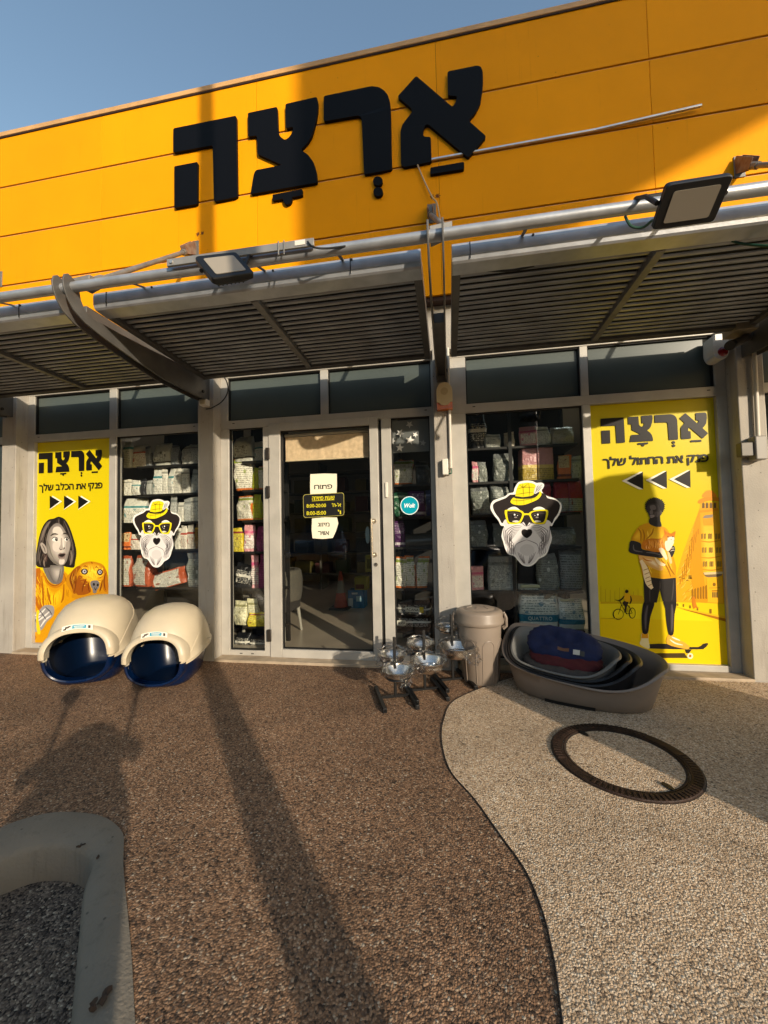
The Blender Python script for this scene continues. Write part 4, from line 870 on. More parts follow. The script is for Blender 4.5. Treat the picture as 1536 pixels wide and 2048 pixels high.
pr.shape([(752, 1215), (888, 1215), (872, 1360), (866, 1460), (858, 1580), (806, 1582), (778, 1420), (768, 1300)], '#221f20', 3)
pr.lines([[(575, 1260), (555, 1380), (555, 1540)], [(840, 1250), (845, 1380), (838, 1560)]], 40, '#3b3637'); pr.lines([[(575, 1270), (555, 1380), (555, 1520)], [(842, 1260), (846, 1380), (840, 1540)]], 18, '#575153')
pr.shape([(530, 955), (885, 960), (892, 1225), (742, 1222), (708, 1090), (676, 1235), (540, 1235), (535, 1100)], '#2a2726')
pr.lines([[(620, 980), (600, 1100), (600, 1220)], [(860, 980), (855, 1100), (840, 1210)], [(710, 1000), (712, 1060), (708, 1090)]], 14, '#48423f')
pr.shape([(592, 358), (640, 392), (728, 398), (790, 430), (830, 520), (850, 700), (888, 962), (590, 955), (525, 955), (500, 850), (470, 720), (505, 590), (392, 560), (430, 470), (488, 395)], '#cf9510', 2)
pr.soft([(600, 385), (730, 405), (800, 470), (830, 600), (870, 940), (640, 940), (540, 900), (520, 640), (540, 480)], '#cf9510', '#f5c82c', (710, 560), 3, 9)
pr.soft([(400, 555), (440, 475), (500, 410), (540, 480), (505, 580)], '#cf9510', '#efbc28', (460, 500), 2, 6)
pr.strands([(540, 420), (780, 450), (860, 930), (560, 930)], 40, 110, lambda x, y: 1.4, ('#b8800c', '#e9b626', '#f3c93c'), 9, 8)
pr.lines([[(520, 430), (540, 500), (530, 580)], [(470, 420), (500, 470), (500, 560)], [(720, 760), (790, 850), (830, 950)], [(560, 820), (590, 900), (600, 950)], [(790, 790), (830, 870), (870, 930)], [(640, 420), (620, 480), (560, 540)]], 16, '#a86c0a')
pr.shape([(606, 300), (700, 270), (716, 340), (728, 396), (690, 405), (640, 395), (590, 362)], '#2a2829', 3)
pr.shape([(392, 556), (495, 582), (508, 640), (560, 660), (700, 672), (748, 705), (735, 745), (640, 735), (500, 715), (380, 685), (374, 625)], '#2b292b', 3)
pr.lines([[(420, 600), (430, 660), (520, 680)], [(560, 685), (640, 690), (710, 710)]], 16, '#5f5b5c')
pr.shape([(796, 668), (830, 625), (862, 612), (876, 650), (862, 700), (842, 735), (824, 720)], '#2b292b', 3); pr.lines([[(825, 650), (850, 635), (868, 640)], [(825, 672), (850, 660), (870, 662)]], 9, '#c9bfae')
# cat
pr.shape([(508, 600), (540, 550), (620, 530), (700, 535), (748, 515), (760, 480), (755, 430), (790, 466), (836, 478), (882, 450), (872, 510), (868, 550), (846, 590), (838, 640), (800, 672), (760, 650), (700, 682), (600, 668), (520, 640)], '#c9771a', 2)
pr.soft([(520, 600), (560, 555), (640, 540), (740, 525), (775, 470), (840, 485), (865, 530), (820, 620), (700, 668), (560, 655)], '#c9771a', '#f2aa48', (690, 580), 3, 7)
pr.strands([(520, 600), (560, 550), (740, 530), (770, 640), (560, 660)], 40, 50, lambda x, y: 1.3, ('#b9681a', '#f0b66a', '#d98a30'), 8, 9)
pr.shape([(770, 560), (860, 560), (842, 620), (800, 672), (770, 640)], '#f0e2c4', 3); pr.shape([(800, 520), (860, 515), (862, 555), (820, 575), (795, 555)], '#f3e6cc', 3)
pr.shape([(760, 455), (775, 470), (770, 485)], '#d86a2a'); pr.lines([[(790, 508), (800, 516), (812, 512)], [(842, 508), (850, 514), (860, 508)]], 10, '#3a2a14'); pr.oval((832, 543), 6, 5, '#a86a5a')
pr.shape([(696, 650), (745, 640), (790, 740), (782, 765), (765, 758)], '#f0dcb8', 3); pr.shape([(790, 680), (815, 690), (842, 790), (825, 806), (810, 780)], '#ecc78a', 3)
pr.shape([(478, 720), (560, 725), (640, 740), (680, 790), (740, 850), (735, 880), (690, 880), (610, 845), (540, 800), (500, 780)], '#dba75c', 3); pr.soft([(500, 735), (640, 755), (680, 800), (725, 850), (690, 868), (560, 790)], '#dba75c', '#f4dcb0', (640, 800), 3, 6); pr.shape([(650, 735), (720, 790), (770, 815), (750, 834), (690, 815)], '#f0d9ae', 3)
pr.lines([[(560, 545), (580, 600), (570, 640)], [(640, 540), (650, 600), (640, 650)], [(520, 740), (560, 770), (620, 780)]], 14, '#c06e14')
pr.line([(500, 770), (545, 860), (570, 960), (590, 1030), (625, 1080)], 74, '#eed6a8'); pr.lines([[(528, 880), (580, 862)], [(540, 925), (590, 905)], [(550, 970), (600, 950)], [(560, 1010), (612, 990)], [(580, 1050), (625, 1030)]], 16, '#a37a48', 0)
# head
random.seed(3)
hp = []
for i in range(60):
    a = 2 * math.pi * i / 60; r_ = 1.0 if i % 2 else random.uniform(1.08, 1.2); hp.append((655 + 100 * r_ * math.cos(a), 182 + 92 * r_ * math.sin(a)))
pr.shape(hp, '#1a1716')
pr.shape([(560, 200), (590, 160), (640, 148), (690, 160), (712, 220), (712, 285), (680, 325), (640, 338), (604, 315), (584, 265)], '#2f2b2b', 4)
pr.shape([(600, 175), (650, 165), (665, 210), (610, 215)], '#5d5757', 4); pr.shape([(600, 225), (625, 215), (632, 260), (600, 265)], '#625b5a', 4); pr.shape([(650, 245), (690, 240), (690, 290), (655, 290)], '#494344', 4)
pr.shape([(598, 278), (640, 272), (648, 292), (610, 305)], '#857a78', 4); pr.line([(600, 288), (644, 284)], 7, '#151212', 0); pr.lines([[(588, 222), (610, 222)], [(640, 222), (670, 226)]], 9, '#0c0a0a', 0); pr.shape([(712, 225), (730, 235), (722, 275), (706, 270)], '#4a4444', 3)
# lettering
pr.f = r4
lx0, lx1 = r4((172, 450))[0], r4((1340, 400))[0]; lz1, lz0 = r4((300, 308))[1], r4((300, 587))[1]
logo(pr, lx0, lx1, lz0, lz1, BK)
words_at(pr, heb('פנק את החתול שלך'), r4((192, 790))[0], r4((770, 845))[1], r4((1352, 740))[0], r4((770, 708))[1], BK)
pr.f = r4
pr.shapes([[(x + 230, 900 - i * 9), (x + 200, 898 - i * 9), (x, 998 - i * 9), (x + 190, 1092 - i * 9), (x + 232, 1088 - i * 9)] for i, x in enumerate((402, 662, 920))], '#f2ecd8')
pr.shapes([[(x + 230, 898 - i * 9), (x + 50, 998 - i * 9), (x + 234, 1090 - i * 9)] for i, x in enumerate((402, 662, 920))], BK)
pr.build('print', t)
random.seed(7)

# --- dog's head stickers, drawn once on the right window and copied to the left one
def dz(q): return W(970 + q[0] / 9.6, 950 + q[1] / 9.6)
SY_ = GY - .003
pr = Print(SY_, dz)
WH, DK, YL = '#efece4', '#2a2321', '#ecd91c'
outl = [(545, 330), (570, 250), (630, 150), (700, 118), (820, 105), (920, 120), (990, 150), (1080, 145), (1135, 180), (1120, 250), (1090, 290), (1120, 350), (1210, 410), (1340, 450), (1440, 520), (1475, 590), (1460, 690), (1410, 790), (1330, 900), (1290, 980), (1235, 980), (1270, 1120), (1285, 1230), (1240, 1370), (1200, 1490), (1140, 1560), (1040, 1610), (980, 1680), (900, 1740), (820, 1757), (720, 1730), (640, 1650), (560, 1560), (450, 1520), (390, 1420), (350, 1280), (320, 1180), (340, 1060), (365, 985), (300, 965), (260, 880), (180, 780), (115, 670), (105, 590), (150, 500), (260, 450), (380, 410), (460, 350)]
pr.shape(outl, WH, 4)
pr.shape([(560, 375), (1100, 345), (1200, 440), (1350, 480), (1430, 550), (1440, 620), (1400, 740), (1330, 840), (1285, 930), (1200, 860), (1150, 960), (880, 930), (800, 980), (700, 930), (440, 940), (390, 850), (330, 930), (270, 830), (190, 720), (150, 600), (190, 530), (300, 480), (400, 440), (480, 380)], DK, 3)
pr.shape([(490, 510), (520, 460), (580, 430), (900, 420), (1000, 380), (1050, 310), (1085, 340), (1075, 400), (1010, 470), (880, 530), (740, 575), (600, 575), (520, 550)], YL, 4)
pr.shape([(585, 400), (600, 300), (650, 180), (720, 160), (820, 145), (930, 165), (980, 220), (945, 300), (925, 385), (760, 420), (620, 420)], YL, 3)
pr.lines([[(605, 270), (760, 235), (950, 240)], [(590, 375), (740, 350), (930, 330)], [(720, 160), (735, 300), (735, 410)], [(835, 150), (855, 280), (850, 400)], [(530, 490), (700, 490), (1000, 430)], [(610, 440), (612, 570)], [(745, 440), (748, 575)], [(880, 430), (900, 520)], [(660, 190), (740, 230), (830, 160)]], 12, '#7d6a14')
pr.shape([(578, 405), (760, 425), (930, 395), (1020, 330), (1045, 345), (960, 430), (760, 460), (580, 445)], DK, 3)
pr.shape([(950, 360), (960, 250), (1010, 190), (1100, 180), (1080, 270), (1020, 330)], '#d5d5d2', 4); pr.lines([[(965, 340), (1020, 260), (1095, 185)], [(985, 300), (1000, 240), (1030, 205)], [(1010, 320), (1050, 270), (1085, 230)]], 10, '#3a3a3c')
pr.shape([(430, 665), (500, 620), (580, 610), (660, 660), (650, 680), (540, 672)], WH, 4); pr.shape([(920, 665), (980, 620), (1070, 610), (1150, 650), (1140, 670), (1020, 670)], WH, 4, False)
# muzzle
pr.shape([(340, 930), (400, 850), (440, 935), (560, 960), (690, 940), (740, 900), (800, 985), (850, 910), (900, 940), (1030, 950), (1150, 940), (1195, 860), (1280, 930), (1240, 990), (1270, 1130), (1270, 1240), (1220, 1380), (1180, 1480), (1110, 1540), (1020, 1580), (960, 1660), (880, 1720), (800, 1735), (720, 1700), (650, 1620), (570, 1530), (470, 1490), (410, 1400), (370, 1260), (340, 1160), (360, 1040), (390, 970)], '#d9d5d2', 3)
strokes = []
for s in (-1, 1):
    for i in range(11):
        x0 = 800 + s * (90 + i * 20); y0 = 985 + i * 26; ex = 800 + s * (395 - i * 12 - (i % 3) * 22); ey = 1130 + i * 36
        strokes.append([(x0, y0), (800 + s * (230 + i * 12), y0 - 10 + i * 9), (ex, (y0 + ey) / 2 + 10), (ex + s * 8, ey + 90)])
    for i in range(5): strokes.append([(800 + s * (430 - i * 24), 1000 + i * 50), (800 + s * (440 - i * 28), 1150 + i * 50), (800 + s * (400 - i * 30), 1330 + i * 40)])
    for i in range(4): strokes.append([(800 + s * (170 - i * 34), 1480 + i * 20), (800 + s * (120 - i * 24), 1600 + i * 12), (800 + s * (50 - i * 8), 1700)])
    strokes.append([(800, 1245), (800 + s * 90, 1275), (800 + s * 200, 1330), (800 + s * 230, 1420)])
    strokes.append([(800, 985), (800 + s * 50, 960), (800 + s * 100, 905)])
pr.lines(strokes, 13, '#6f6868')
pr.lines([[(x, y) for x, y in [(800 + s * (240 + 30 * i), 1380 + 20 * (i % 2)), (800 + s * (225 + 34 * i), 1480), (800 + s * (215 + 30 * i), 1520)]] for s in (-1, 1) for i in range(5)], 11, '#8a8282')
pr.oval((810, 1440), 140, 112, '#cbc7c4')
pr.shape([(700, 1090), (720, 1050), (770, 1040), (805, 1055), (840, 1040), (890, 1050), (908, 1095), (890, 1150), (840, 1195), (800, 1212), (750, 1185), (710, 1140)], '#1c1716', 4)
# glasses
def ring(o_, i_):
    o_ = [Vector((*p, 0)) for p in o_]; i_ = [Vector((*p, 0)) for p in i_]; o2 = spline(o_, 4); i2 = spline(i_, 4); n_ = len(o2)
    vs = [pr.P(p) for p in o2 + i2]; pr.mb.add(vs, [(k_, (k_ + 1) % n_, n_ + (k_ + 1) % n_, n_ + k_) for k_ in range(n_)], pr.mi(YL))
eyeL = [(420, 690), (560, 680), (680, 700), (725, 740), (700, 830), (640, 905), (560, 920), (460, 905), (425, 820)]; eyeR = [(870, 740), (930, 700), (1050, 685), (1180, 690), (1170, 820), (1130, 905), (1030, 915), (950, 900), (890, 830)]
pr.shape(eyeL, '#2a2420', 4); pr.shape(eyeR, '#2a2420', 4, False)
pr.lines([[(440, 740), (560, 730), (690, 760)], [(900, 760), (1030, 730), (1160, 740)]], 16, '#50473f')
pr.oval((580, 785), 58, 48, '#0f0c0b'); pr.oval((1005, 785), 58, 48, '#0f0c0b', 0, False)
pr.shapes([arc((570, 762), 17), arc((1015, 760), 17), arc((625, 778), 8), arc((960, 778), 8)], '#f4f1ea'); pr.oval((588, 812), 30, 14, '#8d8580'); pr.oval((1000, 812), 30, 14, '#8d8580', 0, False)
pr.shape([(520, 890), (600, 870), (660, 890), (600, 910)], '#d8d2c6', 3); pr.shape([(920, 895), (1000, 870), (1080, 890), (1000, 908)], '#d8d2c6', 3, False)
pr.lay += 1
ring([(378, 690), (440, 668), (560, 662), (690, 680), (752, 740), (725, 840), (670, 925), (560, 945), (450, 930), (405, 840)], [(428, 700), (470, 694), (560, 690), (665, 706), (712, 748), (692, 830), (640, 900), (560, 914), (470, 902), (436, 820)])
ring([(845, 740), (910, 690), (1030, 665), (1150, 662), (1215, 690), (1195, 830), (1150, 930), (1040, 945), (940, 925), (880, 840)], [(882, 750), (935, 708), (1030, 692), (1120, 690), (1170, 704), (1158, 820), (1120, 902), (1040, 914), (960, 898), (910, 830)])
pr.shape([(735, 735), (860, 735), (865, 775), (800, 765), (735, 778)], YL)
m = pr.mb; cx_ = sum(dz((800, 930))[0:1]); cz_ = dz((800, 930))[1]
base = Vector((cx_, SY_, dz((800, 1757))[1])); m.v = [tuple(Vector(v) - base) for v in m.v]
o = m.build('sticker', pr.mats, recalc=False); o.location = base
tag(o, 'dog head sticker in hat and glasses on the right window pane behind the bin', 'sticker', 'dog head stickers on the panes')
o2 = o.copy(); COL.objects.link(o2); lft = W(265.5, 1060)[0]; rgt = W(362, 1060)[0]
o2.location = ((lft + rgt) / 2, SY_, W(313, 1135)[1]); k_ = (rgt - lft) / (dz((1475, 590))[0] - dz((105, 590))[0]); o2.scale = (k_, 1, k_)
o2['label'] = 'dog head sticker in hat and glasses on the left window above the litter boxes'

# --- papers and decals on the door and the narrow panes
DY = GY - .013
def paper(name, pts, label, texts, cat='sign'):
    pr = Print(DY, lambda q: (lambda v: (v.x, v.z))(at(q[0], q[1], DY)))
    pp = [pr.P(p) + Vector((0, .0005, 0)) for p in pts]
    pr.mb.prism(pp, (0, .0012, 0), pr.mi(pm('#e4dfc8', .7)))
    for body, x0, y0, x1, y1, c in texts:
        a = at(x0, y0, DY); b_ = at(x1, y1, DY); words_at(pr, body, a.x, a.z, b_.x, b_.z, c, .02)
    vs = pr.mb; xs_, ys_, zs_ = zip(*vs.v); c0 = Vector((sum(xs_) / len(xs_), DY, min(zs_))); vs.v = [tuple(Vector(v) - c0) for v in vs.v]
    o = vs.build(name, pr.mats, recalc=False); o.location = c0; return tag(o, label, cat)
paper('paper_sign', [(620.5, 948.5), (647, 947), (673.5, 947.5), (673.8, 970), (673, 986.5), (646, 988), (620.5, 989), (620.2, 970)], 'white paper sheet reading open, taped in the door above the hours decal', [(heb('פתוח'), 628.5, 978.5, 664.5, 968.5, BK)])
paper('paper_sign', [(624, 1037), (650, 1034.5), (674, 1035), (676.5, 1047), (672, 1062), (665.5, 1076), (645, 1078), (625, 1076.5), (623.2, 1060)], 'white paper with cut corner about air conditioning below the hours decal', [(heb('מיזוג'), 635.5, 1053.5, 659, 1045, BK), (heb('אוויר'), 636, 1070.5, 658.5, 1062, BK)])
pr = Print(DY, lambda q: (lambda v: (v.x, v.z))(at(q[0], q[1], DY)))
fr_o = rnd([(606, 989), (688, 985), (688.5, 1031), (607, 1036)], 6, 5)
pr.shape(fr_o, mat('ink_black_vinyl', '#0d0c0a', rough=.5))
pr.lay += 1
cxx, cyy = 647, 1010
inn = [(cxx + (x - cxx) * .978, cyy + (y - cyy) * .958) for x, y in fr_o]; n_ = len(fr_o)
pr.mb.add([pr.P(p) for p in fr_o + inn], [(i, (i + 1) % n_, n_ + (i + 1) % n_, n_ + i) for i in range(n_)], pr.mi('#a49c52'))
YT = '#cfc32a'
for body, x0, y0, x1, y1 in ((heb('שעות פתיחה'), 624, 1000.5, 669, 991.5), ('8:00-20:00', 613, 1015.5, 652, 1007), ("'" + 'ה-' + "'" + 'א', 664, 1014, 682, 1005.5), ('8:00-15:00', 613, 1030.5, 652, 1021.5), ("'" + 'ו', 676, 1028.5, 682, 1019.5)):
    a = at(x0, y0, DY); b_ = at(x1, y1, DY); words_at(pr, body, a.x, a.z, b_.x, b_.z, YT, .03)
pr.shape([(624, 1001.5), (669, 999), (669, 1000), (624, 1002.5)], YT)
vs = pr.mb; xs_, ys_, zs_ = zip(*vs.v); c0 = Vector((sum(xs_) / len(xs_), DY, min(zs_))); vs.v = [tuple(Vector(v) - c0) for v in vs.v]
o = vs.build('hours_decal', pr.mats, recalc=False); o.location = c0; tag(o, 'black opening hours decal with yellow lettering on the door glass', 'decal')
SYY = GY - .003
pr = Print(SYY, lambda q: (lambda v: (v.x, v.z))(at(q[0], q[1], SYY)))
cc = at(819, 1011, SYY); rr = (at(837.5, 1011, SYY).x - at(800.5, 1011, SYY).x) / 2
pr.f = lambda q: q
pr.shape([(cc.x + rr * math.cos(a), cc.z + rr * math.sin(a)) for a in [2 * math.pi * i / 40 for i in range(40)]], '#d9e6e4'); pr.shape([(cc.x + rr * .91 * math.cos(a), cc.z + rr * .91 * math.sin(a)) for a in [2 * math.pi * i / 40 for i in range(40)]], '#0596ab')
vf = fit(text2d('Wolt', .03, .02), 0, 0, 1, 1); lz = rr * .24
pr.mesh2d(vf, lambda v: (cc.x - rr * .62 + v[0] * rr * 1.22 + (v[1] - .5) * rr * .12, cc.z - lz + v[1] * lz * 2), '#eef6f5')
vs = pr.mb; c0 = Vector((cc.x, SYY, cc.z - rr)); vs.v = [tuple(Vector(v) - c0) for v in vs.v]
o = vs.build('round_sticker', pr.mats, recalc=False); o.location = c0; tag(o, 'round turquoise delivery sticker with white lettering right of the door', 'sticker')
def star(c, r, rot): return [(c[0] + (r if i % 2 == 0 else r * .42) * math.sin(rot + math.pi * i / 5), c[1] - (r if i % 2 == 0 else r * .42) * math.cos(rot + math.pi * i / 5)) for i in range(10)]
for (q, r, rot, c, lab) in (((820, 880.5), 9.5, .2, '#eceae2', 'largest white star decal, centre of the starry pane right of the door'), ((800, 866), 8.5, .5, '#c2c3bf', 'grey star decal, upper left of the largest one'), ((799.5, 895.5), 9, .1, '#d2d1ca', 'pale star decal, lower left of the largest one'), ((830.5, 869.5), 6, .4, '#f0efe8', 'small bright star decal, upper right of the largest one'), ((785, 882), 7, .3, '#b0b1ad', 'grey star decal at the left edge of the starry pane'), ((819, 849), 8, .6, '#a2a3a0', 'faint star decal near the top of the starry pane'), ((846, 886), 7, .2, '#8f918e', 'faintest star decal at the right side of the starry pane')):
    pr = Print(SYY, lambda q_: (lambda v: (v.x, v.z))(at(q_[0], q_[1], SYY))); pr.shape(star(q, r, rot), c)
    vs = pr.mb; c0 = at(q[0], q[1], SYY); vs.v = [tuple(Vector(v) - c0) for v in vs.v]; o = vs.build('star_decal', pr.mats, recalc=False); o.location = c0; tag(o, lab, 'decal', 'star decals on the narrow pane right of the door')
m = MB(); zt_, zb_ = 2.10, at(818, 904, 3.362).z
vs = []; nn = 10
for j in range(nn + 1):
    for i in range(nn + 1): x = -.468 + .324 * i / nn; z = zb_ + (zt_ - zb_) * j / nn; vs.append((x, 3.372 + .006 * noise.noise(Vector((x * 9, z * 4, 2))), z))
m.add(vs, [(j * (nn + 1) + i, j * (nn + 1) + i + 1, (j + 1) * (nn + 1) + i + 1, (j + 1) * (nn + 1) + i) for j in range(nn) for i in range(nn)], 0, True)
single(m, 'backing_cloth', mat('grey_cloth', '#6a6c6c', rough=.8), 'grey cloth behind the starry top of the narrow pane right of the door', 'cloth')
# roller blind behind the door glass
a = at(560, 868, 3.40); b_ = at(743, 850, 3.40)
t = thing('roller_blind', (-1.08, 3.40, 1.75), 'cream roller blind pulled a little way down behind the door glass', 'blind')
m = MB(); nx, nz_ = 60, 16; bx0, bx1, bz0, bz1 = -1.478, -.678, 1.79, 2.012
vs = []
for j in range(nz_ + 1):
    for i in range(nx + 1):
        x = bx0 + (bx1 - bx0) * i / nx; z = bz0 + (bz1 - bz0) * j / nz_; k_ = (1 - j / nz_)
        vs.append((x, 3.392 + .006 * k_ * noise.noise(Vector((x * 26, z * 7, 1))) + .003 * noise.noise(Vector((x * 60, z * 30, 4))), z))
m.add(vs, [(j * (nx + 1) + i, j * (nx + 1) + i + 1, (j + 1) * (nx + 1) + i + 1, (j + 1) * (nx + 1) + i) for j in range(nz_) for i in range(nx)], 0, True)
m.build('fabric', mat('blind_cloth', '#d6bb98', rough=.9, var=.12, vscale=30), t)
m = MB(); m.tube([(bx0, 3.392, bz0 + .002), (bx1, 3.392, bz0 + .002)], .007, seg=8); m.build('hem_bar', mat('blind_hem', '#cdbb9a', rough=.8), t)
m = MB(); m.tube([(bx0 - .005, 3.395, 2.03), (bx1 + .005, 3.395, 2.03)], .015, seg=12); m.build('roller', mat('blind_roller', '#a89e8c', rough=.6), t)

# ------------------------------------------------------------------ litter boxes
M['cream'] = mat('cream_plastic_hood', '#bbae95', rough=.38, var=.05, vscale=6, bump=.03, bscale=200, spec=.45)
M['navy'] = mat('navy_plastic', '#04193a', rough=.2, spec=.5, bump=.02, bscale=150)
def sup(a, b, n, t):
    c, s = math.cos(t), math.sin(t); return (a * math.copysign(abs(c) ** (2 / n), c), b * math.copysign(abs(s) ** (2 / n), s))
def evaluated(o):
    dg = bpy.context.evaluated_depsgraph_get(); me = bpy.data.meshes.new_from_object(o.evaluated_get(dg)); o.modifiers.clear(); old = o.data; o.data = me; bpy.data.meshes.remove(old)
def litter_box(loc, rz, label, group):
    """front opening faces -y before turning"""
    t = thing('litter_box', (0, 0, 0), label, 'litter box', group)
    N = 112; A, B = .222, .275
    dark = mat('shaded_inside_navy', '#04132a', rough=.3)  # inner faces of tub and hood coloured dark for the shade inside
    TUB = ((0, .62, .66), (.004, .70, .745), (.02, .745, .79), (.08, .825, .86), (.15, .90, .925), (.205, .955, .965))
    HOOD = ((.188, 1.03, 3.4), (.206, 1.035, 3.4), (.214, 1.0, 3.4), (.25, .985, 3.3), (.305, .955, 3.0), (.365, .905, 2.6), (.42, .82, 2.3), (.468, .68, 2.2), (.498, .48, 2.1), (.512, .25, 2), (.516, .001, 2))
    def ring(sx, sy, z, n, rf):
        out = []
        for k in range(N):
            th = 2 * math.pi * k / N; x, y = sup(A * sx, B * sy, n, th); out.append(Vector((x, y, z + .045 * math.sin(th) * rf)))
        return out
    m = MB(); m.loft([ring(.001, .001, 0, 3.4, 0)] + [ring(sx, sy, z, 3.4, max(0, (z - .02) / .19)) for z, sx, sy in TUB], cap0=False, cap1=False)
    tub = m.build('tub', [M['navy'], dark], t, auto=180)
    m = MB(); m.loft([ring(s_, s_, z, n, max(0, min(1, (.52 - z) / .31))) for z, s_, n in HOOD], cap0=False, cap1=False)
    hood = m.build('hood', [M['cream'], dark], t, auto=180)
    ow, zt, zb = .156, .330, .045
    def opening(n=120, grow=0.0):
        out = []
        for i in range(n):
            a = 2 * math.pi * i / n; x, z = sup(ow + grow, (zt - zb) / 2 + grow, 2.5, a); out.append((x, z + (zt + zb) / 2))
        return out
    cut = MB(); cut.prism([(x, -.6, z) for x, z in opening()], (0, .52, 0)); co = cut.build('cutter', M['navy'])
    for part in (tub, hood):
        so_ = part.modifiers.new('shell', 'SOLIDIFY'); so_.thickness = .005; so_.offset = -1; so_.material_offset = 1
        bo = part.modifiers.new('cut', 'BOOLEAN'); bo.operation = 'DIFFERENCE'; bo.object = co; bo.solver = 'EXACT'
    bpy.context.view_layer.update()
    for part in (tub, hood):
        evaluated(part)
        for p_ in part.data.polygons: p_.use_smooth = True
        part.data.set_sharp_from_angle(angle=R(45))
    cm_ = co.data; bpy.data.objects.remove(co); bpy.data.meshes.remove(cm_)
    def surf_y(x, z):
        pr_ = [(a_, c_) for a_, b_, c_ in TUB] if z < .19 else [(a_, b_) for a_, b_, c_ in HOOD[2:]]
        s_ = pr_[0][1] if z < pr_[0][0] else pr_[-1][1]
        for (za, sa), (zb_, sb) in zip(pr_, pr_[1:]):
            if za <= z <= zb_: s_ = sa + (sb - sa) * (z - za) / (zb_ - za); break
        q = min(.97, abs(x) / (A * s_)); return -B * s_ * (1 - q ** 3.3) ** (1 / 3.3)
    face = lambda z: -.262 - .024 * min(1, max(0, (z - .03) / .2)) + .030 * max(0, (z - .23) / .14)
    def collar(name, sel, g_out, g_lip, material):
        inn = [p for p in opening() if sel(p)]; inn.sort(key=lambda p: math.atan2(p[0], (p[1] - .19) * (1 if sel((0, .3)) else -1)))
        def grown(p, g): x, z = p[0], p[1] - .19; l = math.hypot(x, z); return (p[0] + x / l * g, p[1] + z / l * g)
        rows = []
        for g, mode in ((.0, .06), (.0, 0), (g_lip, -.004), (g_out * .75, .004), (g_out, .018), (g_out * 1.06, 'surf')):
            row = []
            for p in inn:
                q = grown(p, g); row.append(Vector((q[0], (surf_y(*q) + .012) if mode == 'surf' else min(face(q[1]) + mode, surf_y(*q) + (.012 if mode != .06 else .05)), q[1])))
            rows.append(row)
        k = len(inn); vs = [p for r_ in rows for p in r_]; c_ = MB()
        c_.add(vs, [(i * k + j, i * k + j + 1, (i + 1) * k + j + 1, (i + 1) * k + j) for i in range(len(rows) - 1) for j in range(k - 1)], 0, True)
        return c_.build(name, material, t, auto=60)
    collar('entrance_arch', lambda p: p[1] >= .178, .038, .009, M['cream'])
    collar('entrance_lip', lambda p: p[1] <= .186, .026, .008, M['navy'])
    st = MB(); zc = .368
    def sq(u, v):
        x = u * .078; z = zc + v * .015 - abs(u) ** 2 * .012; return Vector((x, face(z) - .0035, z))
    def patch(u0, u1, v0, v1, mi, lift):
        n_ = 8; vs = [sq(u0 + (u1 - u0) * i / n_, v) + Vector((0, -lift, 0)) for v in (v0, v1) for i in range(n_ + 1)]
        st.add(vs, [(i, i + 1, n_ + 2 + i, n_ + 1 + i) for i in range(n_)], mi)
    patch(-1, 1, -1, 1, 0, 0); patch(-.35, .55, -.65, .65, 1, .0006); patch(.68, .84, -.5, .6, 2, .0006); patch(-.9, -.72, -.7, -.1, 2, .0006); patch(-.8, -.55, -.2, .5, 2, .0009); patch(-.62, -.45, .1, .6, 2, .0012); patch(-.25, .45, .05, .3, 0, .0012); patch(-.2, .35, -.4, -.2, 0, .0012)
    st.build('label', [mat('sticker_white', '#dcd6c6', rough=.4), mat('sticker_teal', '#2f93ad', rough=.4), mat('sticker_dark', '#3a332d', rough=.4)], t)
    for s_ in (-1, 1):
        cl = MB(); x = s_ * A * 1.02; cl.box((x - .010, .06, .205), (x + .010, .095, .24)); cl.build('clip', M['cream'], t, bevel=.004)
    for s_ in (-1, 1):
        path = []
        for i in range(22):
            u = i / 21; z = .470 - .25 * u ** 1.25; th = R(58 - 100 * u)
            for (za, sa, na), (zb_, sb, nb) in zip(HOOD[2:], HOOD[3:]):
                if za <= z <= zb_: f_ = (z - za) / (zb_ - za); sc_ = sa + (sb - sa) * f_; nn_ = na + (nb - na) * f_; break
            x, y = sup(A * sc_, B * sc_, nn_, th); path.append((s_ * (x - .003), y, z + .045 * math.sin(th) * max(0, min(1, (.52 - z) / .31)) - .002))
        sm_ = MB(); sm_.tube(path, .0065, seg=8); sm_.build('mould_seam', M['cream'], t)
    t.location = loc; t.rotation_euler = (0, 0, rz)
    return t
lb = litter_box((-2.225, 2.83, .002), R(16), 'cream hooded litter box with navy tub, the smaller right one by the pillar', 'hooded litter boxes by the window'); lb.scale = (1.16, 1.1, 1.12)
lb2 = copy_tree(lb); lb2.location = (-2.925, 2.83, .002); lb2.rotation_euler = (0, 0, R(25)); lb2.scale = (1.29, 1.2, 1.24)
lb2['label'] = 'cream hooded litter box with navy tub, the larger left one before the narrow poster'

